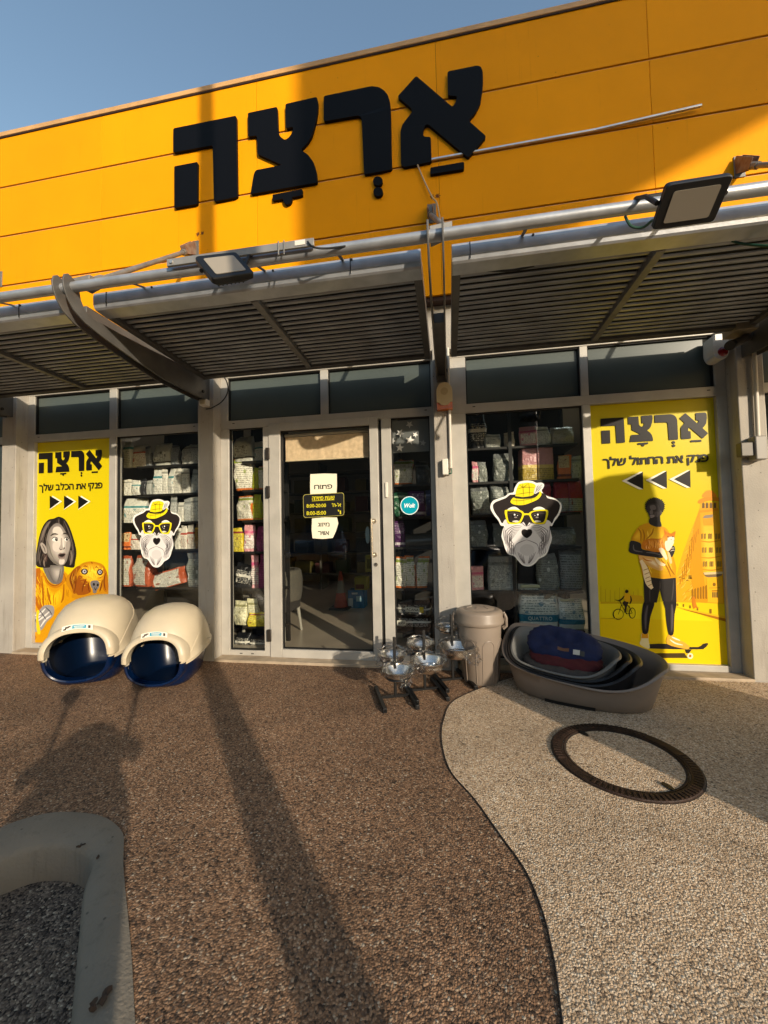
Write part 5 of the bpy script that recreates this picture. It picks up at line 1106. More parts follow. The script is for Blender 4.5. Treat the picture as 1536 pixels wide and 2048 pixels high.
# ------------------------------------------------------------------ bin
M['taupe'] = mat('taupe_plastic', '#85786b', rough=.42, var=.05, vscale=8, bump=.03, bscale=120)
t = thing('bin', (.208, 3.035, .004), 'tall taupe plastic bin with a domed clip lid between the bowls and dog beds', 'bin')
c = (.208, 3.035, 0)
m = MB(); m.lathe([(.001, .004), (.128, .004), (.132, .012), (.158, .40), (.159, .42), (.166, .425), (.167, .445), (.160, .448)], c, 64)
bd = m.build('body', M['taupe'], t)
m = MB(); m.lathe([(.176, .43), (.180, .436), (.180, .455), (.172, .475), (.173, .505), (.168, .518), (.150, .528), (.125, .534), (.118, .532), (.10, .542), (.06, .551), (.001, .554)], c, 64); ld = m.build('lid', M['taupe'], t)
m = MB()
for a in (R(200), R(255), R(310)):
    m.bar((c[0] + .055 * math.cos(a), c[1] + .055 * math.sin(a), .553), (c[0] + .10 * math.cos(a), c[1] + .10 * math.sin(a), .543), .012, .006)
m.build('lid_ribs', M['taupe'], ld)
for s in (-1, 1):
    m = MB(); x = c[0] + s * .181; m.tube([(x, c[1] - .03, .50), (x + s * .012, c[1] - .03, .47), (x + s * .012, c[1] - .03, .41), (x - s * .012, c[1] - .03, .39)], .010, seg=8); m.tube([(x, c[1] + .03, .50), (x + s * .012, c[1] + .03, .47), (x + s * .012, c[1] + .03, .41), (x - s * .012, c[1] + .03, .39)], .010, seg=8)
    m.box((min(x, x + s * .018), c[1] - .03, .41), (max(x, x + s * .018), c[1] + .03, .44)); m.build('clip_handle', M['taupe'], t)
for a0 in (R(237), R(290), R(190), R(340)):      # raised arches moulded in the body
    pts = []
    def onb(a, z): r_ = .132 + (.158 - .132) * (z - .012) / .388 + .0005; return (c[0] + r_ * math.cos(a), c[1] + r_ * math.sin(a), z)
    for z in [.02 + .25 * i / 10 for i in range(11)]: pts.append(onb(a0 - .30, z))
    for i in range(1, 12): th = math.pi * i / 12; pts.append(onb(a0 - .30 * math.cos(th), .27 + .055 * math.sin(th)))
    for z in [.27 - .25 * i / 10 for i in range(11)]: pts.append(onb(a0 + .30, z))
    m = MB(); m.tube(pts, .0035, seg=6); m.build('moulded_arch', M['taupe'], bd)

# ------------------------------------------------------------------ nested dog beds and cushions
def dog_bed(name, ctr, a, b, h0, hi, lo_, rz, tiltx, tilty, material, label, group, wall=.012, base_z=0.004, notch=True, skew=.124, ph=.449):
    t = thing(name, (0, 0, 0), label, 'dog bed', group)
    N = 96
    def rimh(th):           # low at the front (th=-90), high round the back
        d = (1 + math.cos(th + math.pi / 2 + ph)) / 2; k = max(0, (d - .45) / .55); k = k * k * (3 - 2 * k); return hi - (hi - lo_) * k
    def row(f, zf, add=0, roll=0):
        out = []
        for k in range(N):
            th = 2 * math.pi * k / N; x, y = sup(a * f + add, b * f + add, 2.6, th); z = (rimh(th) - skew * x) * zf + roll
            out.append(Vector((x, y, z)))
        return out
    rows = [row(.001, 0), row(.80, 0), row(.83, .03), row(.855, .16), row(.865, .18), row(.93, .62), row(.985, .96), row(1.0, .975, .008), row(1.0, 1.0, .014, .004), row(1.0, 1.0, .004, .012), row(1.0, .985, -wall * .8, .006), row(.97, .93, -wall), row(.91, .60, -wall), row(.84, .14, -wall), row(.80, .06, -wall), row(.001, .06)]
    m = MB(); m.loft(rows, cap0=False, cap1=False); m.build('shell', material, t, auto=60)
    if notch:
        m = MB(); n0 = MB()
        pts = []
        for i in range(13):
            th = R(-112 + 30 * i / 12); x, y = sup(a * .852 + .0015, b * .852 + .0015, 2.6, th); pts.append((x, y))
        vs = [(x, y, .002) for x, y in pts] + [(x * 1.003, y * 1.003, .022) for x, y in pts]; k = len(pts)
        m.add(vs, [(i, i + 1, k + i + 1, k + i) for i in range(k - 1)]); m.build('foot_notch', M['black'], t)
    t.location = (ctr[0], ctr[1], base_z); t.rotation_euler = (tiltx, tilty, rz); return t
M['bedgrey'] = mat('dark_grey_plastic', '#2b2b2d', rough=.4, bump=.03, bscale=120); M['bedmid'] = mat('mid_grey_plastic', '#6b6a67', rough=.42, bump=.03, bscale=120)
G_ = 'nested plastic dog beds'
BX, BY = .885, 2.915
dog_bed('dog_bed', (.857, 2.883), .491, .320, .3, .316, .147, -.334, 0, 0, mat('bed_taupe_plastic', '#85776b', rough=.42, var=.05, vscale=6, bump=.03, bscale=120), 'large taupe plastic dog bed on the ground, outermost of the nest', G_)
dog_bed('dog_bed', (.79, 2.853), .402, .264, .3, .27, .11, -.334, 0, 0, M['bedgrey'], 'dark grey dog bed directly inside the large taupe one', G_, base_z=.055, notch=False)
dog_bed('dog_bed', (.768, 2.844), .364, .247, .3, .255, .104, -.334, 0, 0, mat('charcoal_plastic', '#202123', rough=.42), 'charcoal dog bed in the middle of the nest', G_, base_z=.081, notch=False)
dog_bed('dog_bed', (.746, 2.835), .325, .230, .3, .24, .098, -.334, 0, 0, M['bedmid'], 'mid grey dog bed innermost in the nest, holding the cushions', G_, base_z=.106, notch=False)
BX, BY = .85, 2.83
def cushion(name, ctr, L, Wd, H, rz, tx, ty, material, label, tags=(), waist=.22, tuft=()):
    t = thing(name, (0, 0, 0), label, 'cushion', 'dog cushions')
    N, K = 64, 15; rows = []
    def outline(th):
        x, y = sup(L / 2, Wd / 2, 2.3, th); y *= 1 - waist * math.exp(-(x / (L * .16)) ** 2); return x, y
    def top(x, y, f):
        z = H / 2 * (1 - f ** 3.2) ** .55
        for (tx_, ty_, r_) in tuft: z -= .35 * H * math.exp(-((x - tx_) ** 2 + (y - ty_) ** 2) / r_ ** 2) * (1 - f ** 6)
        return z + .006 * noise.noise(Vector((x * 22, y * 22, H * 50))) + .004 * noise.noise(Vector((x * 50, y * 50, 3))) * f
    for s in (1, -1):
        for i in range(K + 1):
            f = (i / K if s == 1 else 1 - i / K); f = max(f, .002); row = []
            for k in range(N):
                th = 2 * math.pi * k / N; x, y = outline(th); pk = 1 + .02 * math.sin(th * 23) * f ** 4
                row.append(Vector((x * f * pk, y * f * pk, s * max(.001, top(x * f, y * f, f)))))
            if s == -1 and i == 0: continue
            rows.append(row)
    m = MB(); m.loft(rows, cap0=False, cap1=False); m.build('cover', material, t, auto=180)
    for (nm, x0, x1, y0, y1, mm) in tags:
        m = MB(); vs = [Vector((x, y, top(x, y, .5) + .0035)) for y in (y0, y1) for x in [x0 + (x1 - x0) * i / 4 for i in range(5)]]
        m.add(vs, [(i, i + 1, 6 + i, 5 + i) for i in range(4)]); m.build(nm, mm, t)
    t.location = ctr; t.rotation_euler = (tx, ty, rz); return t
navy_c = mat('navy_cloth', '#0c1a42', rough=.85, var=.2, vscale=25, bump=.3, bscale=300)
cushion('cushion', (BX - .095, BY + .03, .322), .47, .29, .10, R(-17), R(48), R(6), navy_c, 'navy blue bone shaped cushion on top of the innermost dog bed',
        (('leather_patch', -.035, .035, -.055, -.028, mat('leather_patch', '#6d4a35', rough=.6)), ('care_tag', .06, .10, -.072, -.035, mat('care_tag_white', '#c9c5ba', rough=.6)), ('barcode_tag', .103, .128, -.075, -.04, mat('barcode_dark', '#35342f', rough=.6))), .10, ((-.06, .05, .04), (.07, .05, .04), (0, -.02, .05), (-.12, -.02, .04)))
cushion('cushion', (BX - .10, BY - .01, .255), .45, .29, .07, R(-18), R(18), R(3), mat('dark_red_cloth', '#4c0d14', rough=.85, var=.2, vscale=25, bump=.3, bscale=250), 'dark red cushion peeping out below the navy one', (), .12, ((0, 0, .05),))
cushion('cushion', (BX - .11, BY - .015, .215), .52, .34, .06, R(-19), R(6), R(3), mat('grey_quilt_cloth', '#3d3835', rough=.8, var=.25, vscale=20, bump=.5, bscale=80), 'crumpled dark grey cushion at the bottom of the innermost bed', (), .05, ((-.1, -.06, .04), (.05, -.08, .03), (.15, -.02, .04)))

# ------------------------------------------------------------------ bowl stands
M['iron'] = mat('black_iron', '#0b0b0c', rough=.4, spec=.4)
M['chrome'] = mat('polished_steel', '#ece9e2', rough=.24, metal=1.0)
def blob(ctr, r, squash, seed, amp):
    """a crumpled film bag round a bowl"""
    b = bmesh.new(); bmesh.ops.create_icosphere(b, subdivisions=4, radius=1); vs = []
    for v in b.verts:
        d = v.co.normalized(); k = 1 + amp * (noise.noise(d * 2.6 + Vector((seed, 0, 0))) + .6 * abs(noise.noise(d * 6 + Vector((0, seed, 0)))) + .35 * noise.noise(d * 14 + Vector((seed, seed, 0))))
        vs.append(Vector(ctr) + Vector((d.x * r * squash[0], d.y * r * squash[1], d.z * r * squash[2])) * k)
    fs = [tuple(v.index for v in f_.verts) for f_ in b.faces]; b.free(); return vs, fs
def bowl(ctr, r, label, seed, up=.6):
    t = thing('bowl', ctr, label, 'pet bowl', 'film wrapped steel bowls on the stands'); h = r * .62
    m = MB(); prof = [(.001, 0), (r * .62, 0), (r * .70, .004), (r * .88, h * .55), (r * .97, h * .92), (r * 1.06, h), (r * 1.07, h + .003), (r * .96, h * .97), (r * .84, h * .55), (r * .62, .010), (.001, .008)]
    m.lathe(prof, ctr, 48); m.build('dish', M['chrome'], t)
    m = MB(); vs, fs = blob(Vector(ctr) + Vector((0, 0, h * (.6 + up * .5))), r * 1.04, (1.08, 1.04, .30 + .28 * up), seed, .22); m.add(vs, fs, 0, True)
    # gathered tail of the bag
    tail = Vector(ctr) + Vector((r * 1.15 * math.cos(seed), -r * .9, h * .35)); vs, fs = blob(tail, r * .36, (1, .7, .9), seed + 3, .6); m2 = MB(); m2.add(vs, fs, 0, True)
    w_ = m.build('plastic_wrap', M['film'], t, auto=25); m2.build('wrap_tail', M['film'], w_, auto=20)
    return t
def stand(x, y, rz, hgt, label, b_lo, b_hi):
    t = thing('bowl_stand', (0, 0, 0), label, 'bowl stand', 'black bowl stands beside the bin')
    for s in (-1, 1):
        m = MB(); m.bar((s * .105, -.18, .016), (s * .105, .18, .016), .026, .026); m.build('foot', M['iron'], t, bevel=.003)
        m = MB()
        for e in (-1, 1): m.box((s * .105 - .0135, e * .18 - (.006 if e > 0 else .0), .002), (s * .105 + .0135, e * .18 + (.0 if e > 0 else .006), .030))
        m.build('foot_cap', M['black'], t, bevel=.002)
    m = MB(); m.bar((-.10, .0, .022), (.10, 0, .022), .014, .014); m.build('crossbar', M['iron'], t)
    m = MB(); m.bar((0, .0, .02), (0, 0, hgt), .018, .018, up=(0, 1, 0)); m.build('post', M['iron'], t, bevel=.002)
    for (yy, zz, rr) in (b_lo, b_hi):
        m = MB(); m.tube([(rr * math.cos(a), yy + rr * math.sin(a), zz) for a in [2 * math.pi * i / 32 for i in range(32)]], .005, seg=6, closed=True); m.bar((0, .009 if yy > 0 else -.009, zz), (0, yy - math.copysign(rr, yy), zz), .012, .006); m.build('bowl_ring', M['iron'], t)
    t.location = (x, y, .004 if x > 0 else 0); t.rotation_euler = (0, 0, rz); return t
stand(-.385, 2.63, R(20), .415, 'black bowl stand nearest the door, at the front left of the three', (-.093, .185, .078), (.093, .235, .078))
stand(-.195, 2.77, R(20), .43, 'black bowl stand in the middle of the three', (-.105, .205, .085), (.095, .275, .075))
stand(.0, 2.972, R(20), .50, 'black bowl stand touching the taupe bin, rearmost of the three', (-.115, .245, .092), (.085, .36, .062))
bowl((-.353, 2.543, .170), .098, 'film wrapped steel bowl lowest at the front left', 1.0)
bowl((-.417, 2.717, .222), .09, 'film wrapped steel bowl behind the front left one', 4.1, .9)
bowl((-.159, 2.671, .184), .114, 'wide film wrapped steel bowl in the middle front', 2.2)
bowl((-.227, 2.859, .258), .09, 'film wrapped steel bowl on the rear arm of the middle stand', 3.7, .8)
bowl((.039, 2.864, .222), .126, 'widest film wrapped steel bowl, in front of the bin', 5.5)
bowl((-.029, 3.052, .342), .08, 'small film wrapped steel bowl standing highest beside the post', 6.4, 1.4)

# ------------------------------------------------------------------ iron ring in the paving
rc = Vector((.807, 2.111, .004)); ro, ri = .317, .266
t = thing('manhole_ring', rc, 'rusty brown cast iron manhole ring set in the pale pebble paving', 'manhole')
iron = mat('rusty_cast_iron', '#33231a', rough=.6, metal=.35, var=.35, vscale=30, bump=.3, bscale=120)
m = MB(); m.lathe([(ri, -.01), (ri, .007), (ri + .004, .0085), (ro - .003, .0085), (ro, .005), (ro, -.01)], rc, 96); rg = m.build('ring', iron, t)
m = MB(); n_ = 84
for i in range(n_):
    a = 2 * math.pi * i / n_
    if min(abs(((a - R(x) + math.pi) % (2 * math.pi)) - math.pi) for x in (28, 208)) < .30: continue
    d = Vector((math.cos(a), math.sin(a), 0)); p_ = rc + Vector((0, 0, .0095)); m.bar(p_ + d * (ri + .012), p_ + d * (ro - .006), .011, .005)
m.build('tread_ribs', iron, rg)
m = MB(); m.lathe([(ri - .009, -.01), (ri - .009, .005), (ri - .004, .0055), (ri - .0035, -.01)], rc, 96); m.build('cover_rim', iron, t)
m = MB(); m.lathe([(ro + .001, .0008), (ro + .005, .0006)], rc, 96); m.lathe([(ri - .018, .0008), (ri - .0095, .0008)], rc, 96); m.build('dirt_gap', mat('packed_dirt', '#3a2f24', rough=.95, var=.4, vscale=40), t)
for a in (R(118), R(296)):
    d = Vector((math.cos(a), math.sin(a), 0)); p_ = rc + d * (ri - .036) + Vector((0, 0, .004)); q = Vector((-d.y, d.x, 0))
    m = MB(); m.prism([p_ + d * (.028 * math.cos(u)) + q * (.013 * math.sin(u)) for u in [2 * math.pi * i / 16 for i in range(16)]], (0, 0, .004)); m.build('lifting_slot', M['black'], t)

# ------------------------------------------------------------------ inside the shop: shelving and bags
def bag_material(name, base, panel, accent, text, lay):
    """glossy printed packaging: lay = (panel x0,x1,z0,z1, accent z0,z1)"""
    if name in _mats: return _mats[name]
    m = bpy.data.materials.new(name); m.use_nodes = True; _mats[name] = m; n = m.node_tree; b = n.nodes['Principled BSDF']; L = n.links
    tc = n.nodes.new('ShaderNodeTexCoord'); sp = n.nodes.new('ShaderNodeSeparateXYZ'); L.new(tc.outputs['Generated'], sp.inputs[0])
    def mth(op, a, b_=None, c=None):
        x = n.nodes.new('ShaderNodeMath'); x.operation = op
        for i, v in enumerate((a, b_, c)):
            if v is None: continue
            if isinstance(v, (int, float)): x.inputs[i].default_value = v
            else: L.new(v, x.inputs[i])
        return x.outputs[0]
    def band(s, lo, hi): return mth('MULTIPLY', mth('GREATER_THAN', s, lo), mth('LESS_THAN', s, hi))
    def rgba(c_): return (*[min(.8, v * 1.12) for v in lin(c_)], 1)
    def mix(f, a, c):
        x = n.nodes.new('ShaderNodeMix'); x.data_type = 'RGBA'; L.new(f, x.inputs[0])
        if isinstance(a, tuple): x.inputs[6].default_value = a
        else: L.new(a, x.inputs[6])
        if isinstance(c, tuple): x.inputs[7].default_value = c
        else: L.new(c, x.inputs[7])
        return x.outputs[2]
    X, Z = sp.outputs[0], sp.outputs[2]
    pan = mth('MULTIPLY', band(X, lay[0], lay[1]), band(Z, lay[2], lay[3])); acc = band(Z, lay[4], lay[5])
    col = mix(pan, rgba(base), rgba(panel)); col = mix(acc, col, rgba(accent))
    # rows of small print, broken into words, and a picture patch
    mp = n.nodes.new('ShaderNodeMapping'); mp.inputs['Scale'].default_value = (26, 1, 24); L.new(tc.outputs['Generated'], mp.inputs[0])
    oi = n.nodes.new('ShaderNodeObjectInfo'); L.new(oi.outputs['Random'], mp.inputs['Location'])
    nz = n.nodes.new('ShaderNodeTexNoise'); nz.inputs['Scale'].default_value = 1; nz.inputs['Detail'].default_value = 1; L.new(mp.outputs[0], nz.inputs['Vector'])
    rowm = mth('GREATER_THAN', mth('FRACT', mth('MULTIPLY', Z, 17)), .52)
    wrd = mth('GREATER_THAN', nz.outputs['Fac'], .47)
    txt = mth('MULTIPLY', mth('MULTIPLY', pan, rowm), wrd)
    col = mix(mth('MULTIPLY', txt, .8), col, rgba(text))
    vo = n.nodes.new('ShaderNodeTexVoronoi'); vo.inputs['Scale'].default_value = 3.2; L.new(tc.outputs['Generated'], vo.inputs['Vector'])
    pic = mth('MULTIPLY', mth('LESS_THAN', vo.outputs['Distance'], .20), mth('MULTIPLY', pan, .75)); col = mix(pic, col, rgba(accent))
    L.new(col, b.inputs['Base Color']); b.inputs['Roughness'].default_value = .34; b.inputs['Specular IOR Level'].default_value = .45
    n2 = n.nodes.new('ShaderNodeTexNoise'); n2.inputs['Scale'].default_value = 16; n2.inputs['Detail'].default_value = 3; n2.inputs['Distortion'].default_value = 1.2; L.new(tc.outputs['Object'], n2.inputs['Vector'])
    bp = n.nodes.new('ShaderNodeBump'); bp.inputs['Strength'].default_value = .85; bp.inputs['Distance'].default_value = .025; L.new(n2.outputs['Fac'], bp.inputs['Height']); L.new(bp.outputs[0], b.inputs['Normal'])
    return m
FULL = (.10, .90, .06, .72, .76, .84); HALF = (.08, .92, .05, .55, .60, .68); STR = (.06, .94, .05, .86, 2, 3); SPL = (.55, .95, .05, .9, 2, 3)
ST = {  # style: words, base, panel, accent, text, layout
    'wt': ('white bag with a teal band', '#c9c9bf', '#d6d5cb', '#3f7f83', '#5a5852', HALF),
    'wr': ('white bag with red print', '#cfcabd', '#dad5c8', '#a8483a', '#7a3f34', HALF),
    'wh': ('plain white bag', '#cbc8bb', '#d5d2c6', '#8f8d84', '#6f6c64', FULL),
    'cat': ('white bag with a cat picture', '#c2c1b4', '#cdccc0', '#4f4634', '#55503f', (.2, .8, .1, .6, .12, .18)),
    'gs': ('grey striped bag', '#55575a', '#8e9190', '#7b7e7e', '#3c3e40', STR),
    'gw': ('grey and white bag', '#8f918c', '#b4b5ae', '#70736f', '#57585a', FULL),
    'sw': ('silver bag with a white stripe', '#6a6d6c', '#83877f', '#d2d3cc', '#4d4f4f', (.05, .95, .05, .8, 2, 3)),
    'dk': ('dark grey bag', '#26272a', '#3a3b3e', '#54555a', '#17171a', FULL),
    'bk': ('black bag with white print', '#131315', '#1d1d20', '#c9c5ba', '#b9b5aa', (.1, .9, .2, .7, .45, .55)),
    'or': ('orange bag with a white panel', '#a04f32', '#bdbaae', '#7d3a24', '#7f7a70', (.10, .82, .05, .90, 2, 3)),
    'od': ('orange bag with a dog picture', '#cf7038', '#c8b489', '#6f2f18', '#7a3a1e', (.1, .8, .45, .95, .1, .2)),
    'wo': ('white bag with an orange border', '#c46a2c', '#d8d4c4', '#7f8f2c', '#8a8373', (.06, .94, .06, .94, .80, .90)),
    'li': ('lime green bag', '#a4ad1c', '#b7bf2a', '#c46a2c', '#6f7a12', (.2, .8, .1, .9, .02, .06)),
    'yl': ('yellow bag', '#c9b52a', '#d6c64a', '#7d2b1e', '#4f471a', FULL),
    'pk': ('pink and white bag', '#c98f92', '#d9d3c9', '#c0577a', '#9a6a74', (.1, .9, .1, .6, .66, .76)),
    'mg': ('magenta bag', '#7a1f55', '#86295f', '#a44a80', '#4f1236', STR),
    'pu': ('purple bag', '#47204f', '#553062', '#c3b8bd', '#a997a3', (.1, .9, .5, .9, .06, .16)),
    'gr': ('green bag', '#1e4a33', '#2a5a40', '#8fa58f', '#13301f', FULL),
    'nv': ('navy bag', '#171e45', '#222a55', '#5d6488', '#0e1330', FULL),
    'rd': ('red bag with a grey lower half', '#8f1a26', '#a5a6a0', '#7a1220', '#5d5e5c', (.03, .97, .02, .42, 2, 3)),
    'pb': ('pink pack over a yellow base', '#b98486', '#b3973c', '#d2b765', '#6f5d2a', (.0, 1, .0, .36, .36, .46)),
    'cr': ('cream bag', '#c7c3a0', '#d2cfb0', '#8d8a62', '#77744f', FULL),
    'tw': ('white bag with a teal foot', '#cfd0c6', '#d9dad0', '#1f6d84', '#6a7a70', (.08, .92, .34, .94, .16, .32)),
    'bn': ('brown and yellow bag', '#6b4a1c', '#8f6f22', '#c29a2a', '#3f2c10', FULL),
    'bx': ('yellowish cardboard box', '#a59a62', '#aea46c', '#8a7f4c', '#80764a', FULL),
    'bg': ('beige bag', '#a39a8c', '#aaa294', '#8d8578', '#8a8276', FULL)}
def bag_mesh(wd, ht, dp, seed, box=False, lean=0.0):
    N, K = 28, 13; rows = []
    for j in range(K + 1):
        v = j / K
        if box: hw, hd = wd / 2, dp / 2; n = 9
        else:
            pinch = max(0, (v - .62) / .38); hw = wd / 2 * (1 - .05 * (1 - v) ** 3 + .03 * math.sin(v * 5)); hd = max(.004, dp / 2 * (.86 + .22 * math.sin(math.pi * min(1, v / .75))) * (1 - pinch ** 1.3 * .93)); n = 4.5 - 1.5 * pinch
        row = []
        for k in range(N):
            th = 2 * math.pi * k / N; x, y = sup(hw, hd, n, th); z = ht * v
            if not box:
                q = Vector((x * 13 + seed * 3.1, y * 13 + seed, z * 13)); y += .022 * noise.noise(q) * min(1, v * 4) * min(1, dp / .1); x += .012 * noise.noise(q + Vector((9, 0, 0))); z += .018 * noise.noise(Vector((x * 16, seed, 2))) * v
            row.append(Vector((x + lean * v * v * ht, y, z)))
        rows.append(row)
    m = MB(); m.loft(rows, auto if False else 0); return m
ORD = ['first', 'second', 'third', 'fourth', 'fifth', 'sixth', 'seventh', 'eighth', 'ninth', 'tenth', 'eleventh', 'twelfth']
def stock(window, zoom, rows, Yf, x0, x1, unit_label, extra_levels=(), depth=.42, posts=()):
    ox, oy, k = zoom
    t = thing('shelving_unit', ((x0 + x1) / 2, Yf + .2, 0.02), unit_label, 'shelf', 'dark shelving units behind the windows')
    m = MB(); m.box((x0, Yf + depth, .02), (x1, Yf + depth + .015, 2.3)); m.build('back_panel', mat('shelf_back', '#191613', rough=.8), t)
    levels = []
    for ri, (ybot, bags) in enumerate(rows):
        zs_ = at(ox + (bags[0][0] + bags[-1][2]) / 2 / k, oy + ybot / k, Yf).z; levels.append(zs_)
        bags = sorted(bags, key=lambda b: b[0])
        for bi, bb in enumerate(bags):
            bx0, by0, bx1, by1, sty = bb[:5]; opt = bb[5] if len(bb) > 5 else {}
            A_, B_ = at(ox + bx0 / k, oy + by1 / k, Yf), at(ox + bx1 / k, oy + by0 / k, Yf)
            wd = (B_.x - A_.x); zb = max(zs_ + .002, A_.z) if opt.get('free') else zs_ + .002; ht = B_.z - zb
            if ht < .02: continue
            wrd, base, panel, acc, txt, lay = ST[sty]; dp = opt.get('d', min(.16, max(.05, wd * .6)))
            mb = bag_mesh(wd, ht, dp, ri * 11 + bi * 3 + len(window), opt.get('box', False), opt.get('lean', random.uniform(-.10, .10)))
            o = mb.build('food_box' if opt.get('box') else 'food_bag', bag_material('bag_' + sty, base, panel, acc, txt, lay), None, auto=60)
            o.location = ((A_.x + B_.x) / 2, Yf + .03 + dp / 2 + opt.get('y', 0), zb); o.rotation_euler = (opt.get('rx', random.uniform(-.02, .04)), opt.get('ry', random.uniform(-.02, .02)), opt.get('rz', random.uniform(-.22, .22)))
            if 'txt' in opt:
                u0, v0, u1, v1 = opt['txt']; yy = -dp / 2 * 1.08 - .012; lab_ = MB()
                lab_.box(((u0 - .5) * wd, yy, v0 * ht), ((u1 - .5) * wd, yy + .004, v1 * ht), 0)
                if opt.get('yel'): lab_.box(((u1 - .5) * wd + .001, yy, v0 * ht - .004), ((u1 - .38) * wd, yy + .004, v1 * ht + .008), 1)
                Vt, Ft = fit(text2d('ACANA', .01, .04), (u0 - .5) * wd + .006, v0 * ht + .008, (u1 - .5) * wd - .006, v1 * ht - .008)
                lab_.add([(x, yy - .001, z) for x, z in Vt], Ft, 2); lab_.build('label', [pm('#d8d4c4'), pm('#d2b51e'), pm('#14120f')], o, recalc=False)
            tag(o, f"{opt.get('say', wrd)}, {ORD[bi]} from left, {ORD[ri]} shelf down, {window}", 'box' if opt.get('box') else 'bag', 'packs on the shelves')
    for z in levels + list(extra_levels):
        m = MB(); m.box((x0 + .002, Yf, z - .022), (x1 - .002, Yf + depth - .001, z)); m.build('shelf', mat('shelf_black', '#15120f', rough=.6), t, bevel=.002)
    for xx in (x0 + .001, x1 - .031, *posts):
        fy = Yf - .012 if xx in posts else Yf + depth - .013
        m = MB(); m.box((xx, fy, .02), (xx + .03, fy + .011, 2.3)); m.build('upright', mat('shelf_upright', '#0f0e0d', rough=.5), t)
    return t
B = dict
stock('wide left window', (230, 860, 6.022), [
    (425, [(55, 85, 165, 435, 'wt'), (170, 165, 335, 430, 'wr'), (335, 180, 410, 425, 'gs'), (425, 140, 640, 415, 'cat'), (640, 175, 740, 410, 'gs'), (748, 150, 990, 405, 'wh')]),
    (770, [(50, 590, 155, 770, 'wh'), (160, 595, 262, 770, 'wt'), (265, 585, 335, 770, 'dk'), (338, 600, 410, 765, 'gw'), (420, 445, 535, 770, 'wt'), (540, 450, 600, 765, 'wh'), (602, 450, 678, 770, 'wt'), (682, 445, 770, 745, 'wh'), (775, 450, 872, 740, 'wh'), (876, 470, 985, 745, 'gw')]),
    (1110, [(45, 815, 300, 1110, 'wt', B(d=.14, say='wide white pack with a teal band')), (640, 790, 715, 1000, 'gw'), (718, 870, 800, 1090, 'wh'), (803, 820, 890, 1090, 'gw'), (893, 800, 985, 1080, 'wh')]),
    (1440, [(45, 1235, 150, 1440, 'od'), (155, 1250, 280, 1430, 'wr'), (690, 1180, 755, 1435, 'wh'), (760, 1150, 838, 1430, 'wr'), (842, 1140, 930, 1430, 'wr'), (934, 1125, 990, 1440, 'bn')]),
    (1895, [(35, 1515, 152, 1890, 'or'), (158, 1520, 405, 1900, 'or', B(say='widest orange bag with a white panel')), (440, 1690, 810, 1890, 'or', B(ry=-.25, d=.1, say='slumped orange and blue bag')), (838, 1480, 990, 1865, 'sw')]),
], 3.62, -3.26, -2.27, 'black shelving unit full of pet food behind the wide left window', (.10,))
stock('narrow left pane', (440, 840, 4.267), [
    (350, [(90, 118, 268, 345, 'cat'), (275, 170, 358, 345, 'wt')]),
    (596, [(105, 300, 268, 596, 'wo'), (262, 400, 312, 590, 'li'), (312, 385, 365, 590, 'wo')]),
    (855, [(118, 640, 262, 850, 'wo'), (264, 630, 335, 850, 'li')]),
    (1125, [(88, 920, 185, 1115, 'yl'), (186, 890, 272, 1125, 'pk'), (292, 905, 375, 1100, 'mg')]),
    (1440, [(95, 1235, 245, 1440, 'bk', B(ry=.2)), (250, 1150, 308, 1425, 'pk'), (310, 1115, 378, 1440, 'mg')]),
    (1760, [(92, 1555, 225, 1760, 'cr'), (228, 1535, 312, 1740, 'cr'), (232, 1650, 380, 1765, 'yl', B(y=-.04, d=.07))]),
    (1985, [(100, 1830, 230, 1980, 'bk'), (232, 1850, 380, 1985, 'bk')]),
], 3.60, -2.04, -1.63, 'black shelving unit seen through the narrow pane left of the door', depth=.20)
stock('narrow right pane', (740, 820, 4.267), [
    (630, [(188, 415, 350, 625, 'wo'), (390, 430, 505, 625, 'dk')]),
    (905, [(185, 700, 318, 900, 'gr'), (322, 685, 465, 895, 'pu'), (478, 680, 530, 890, 'nv')]),
    (1170, [(190, 940, 292, 1165, 'pu')]),
    (1525, [(202, 1255, 296, 1522, 'wo', B(ry=.12)), (304, 1248, 384, 1522, 'wo'), (386, 1250, 482, 1525, 'wo')]),
    (1885, [(212, 1640, 510, 1770, 'bk', B(free=True, d=.16, txt=(.34, .38, .74, .66), yel=True)), (214, 1765, 512, 1885, 'bk', B(d=.16, txt=(.05, .35, .30, .70)))]),
], 3.60, -.50, -.12, 'black shelving unit seen through the narrow pane right of the door')
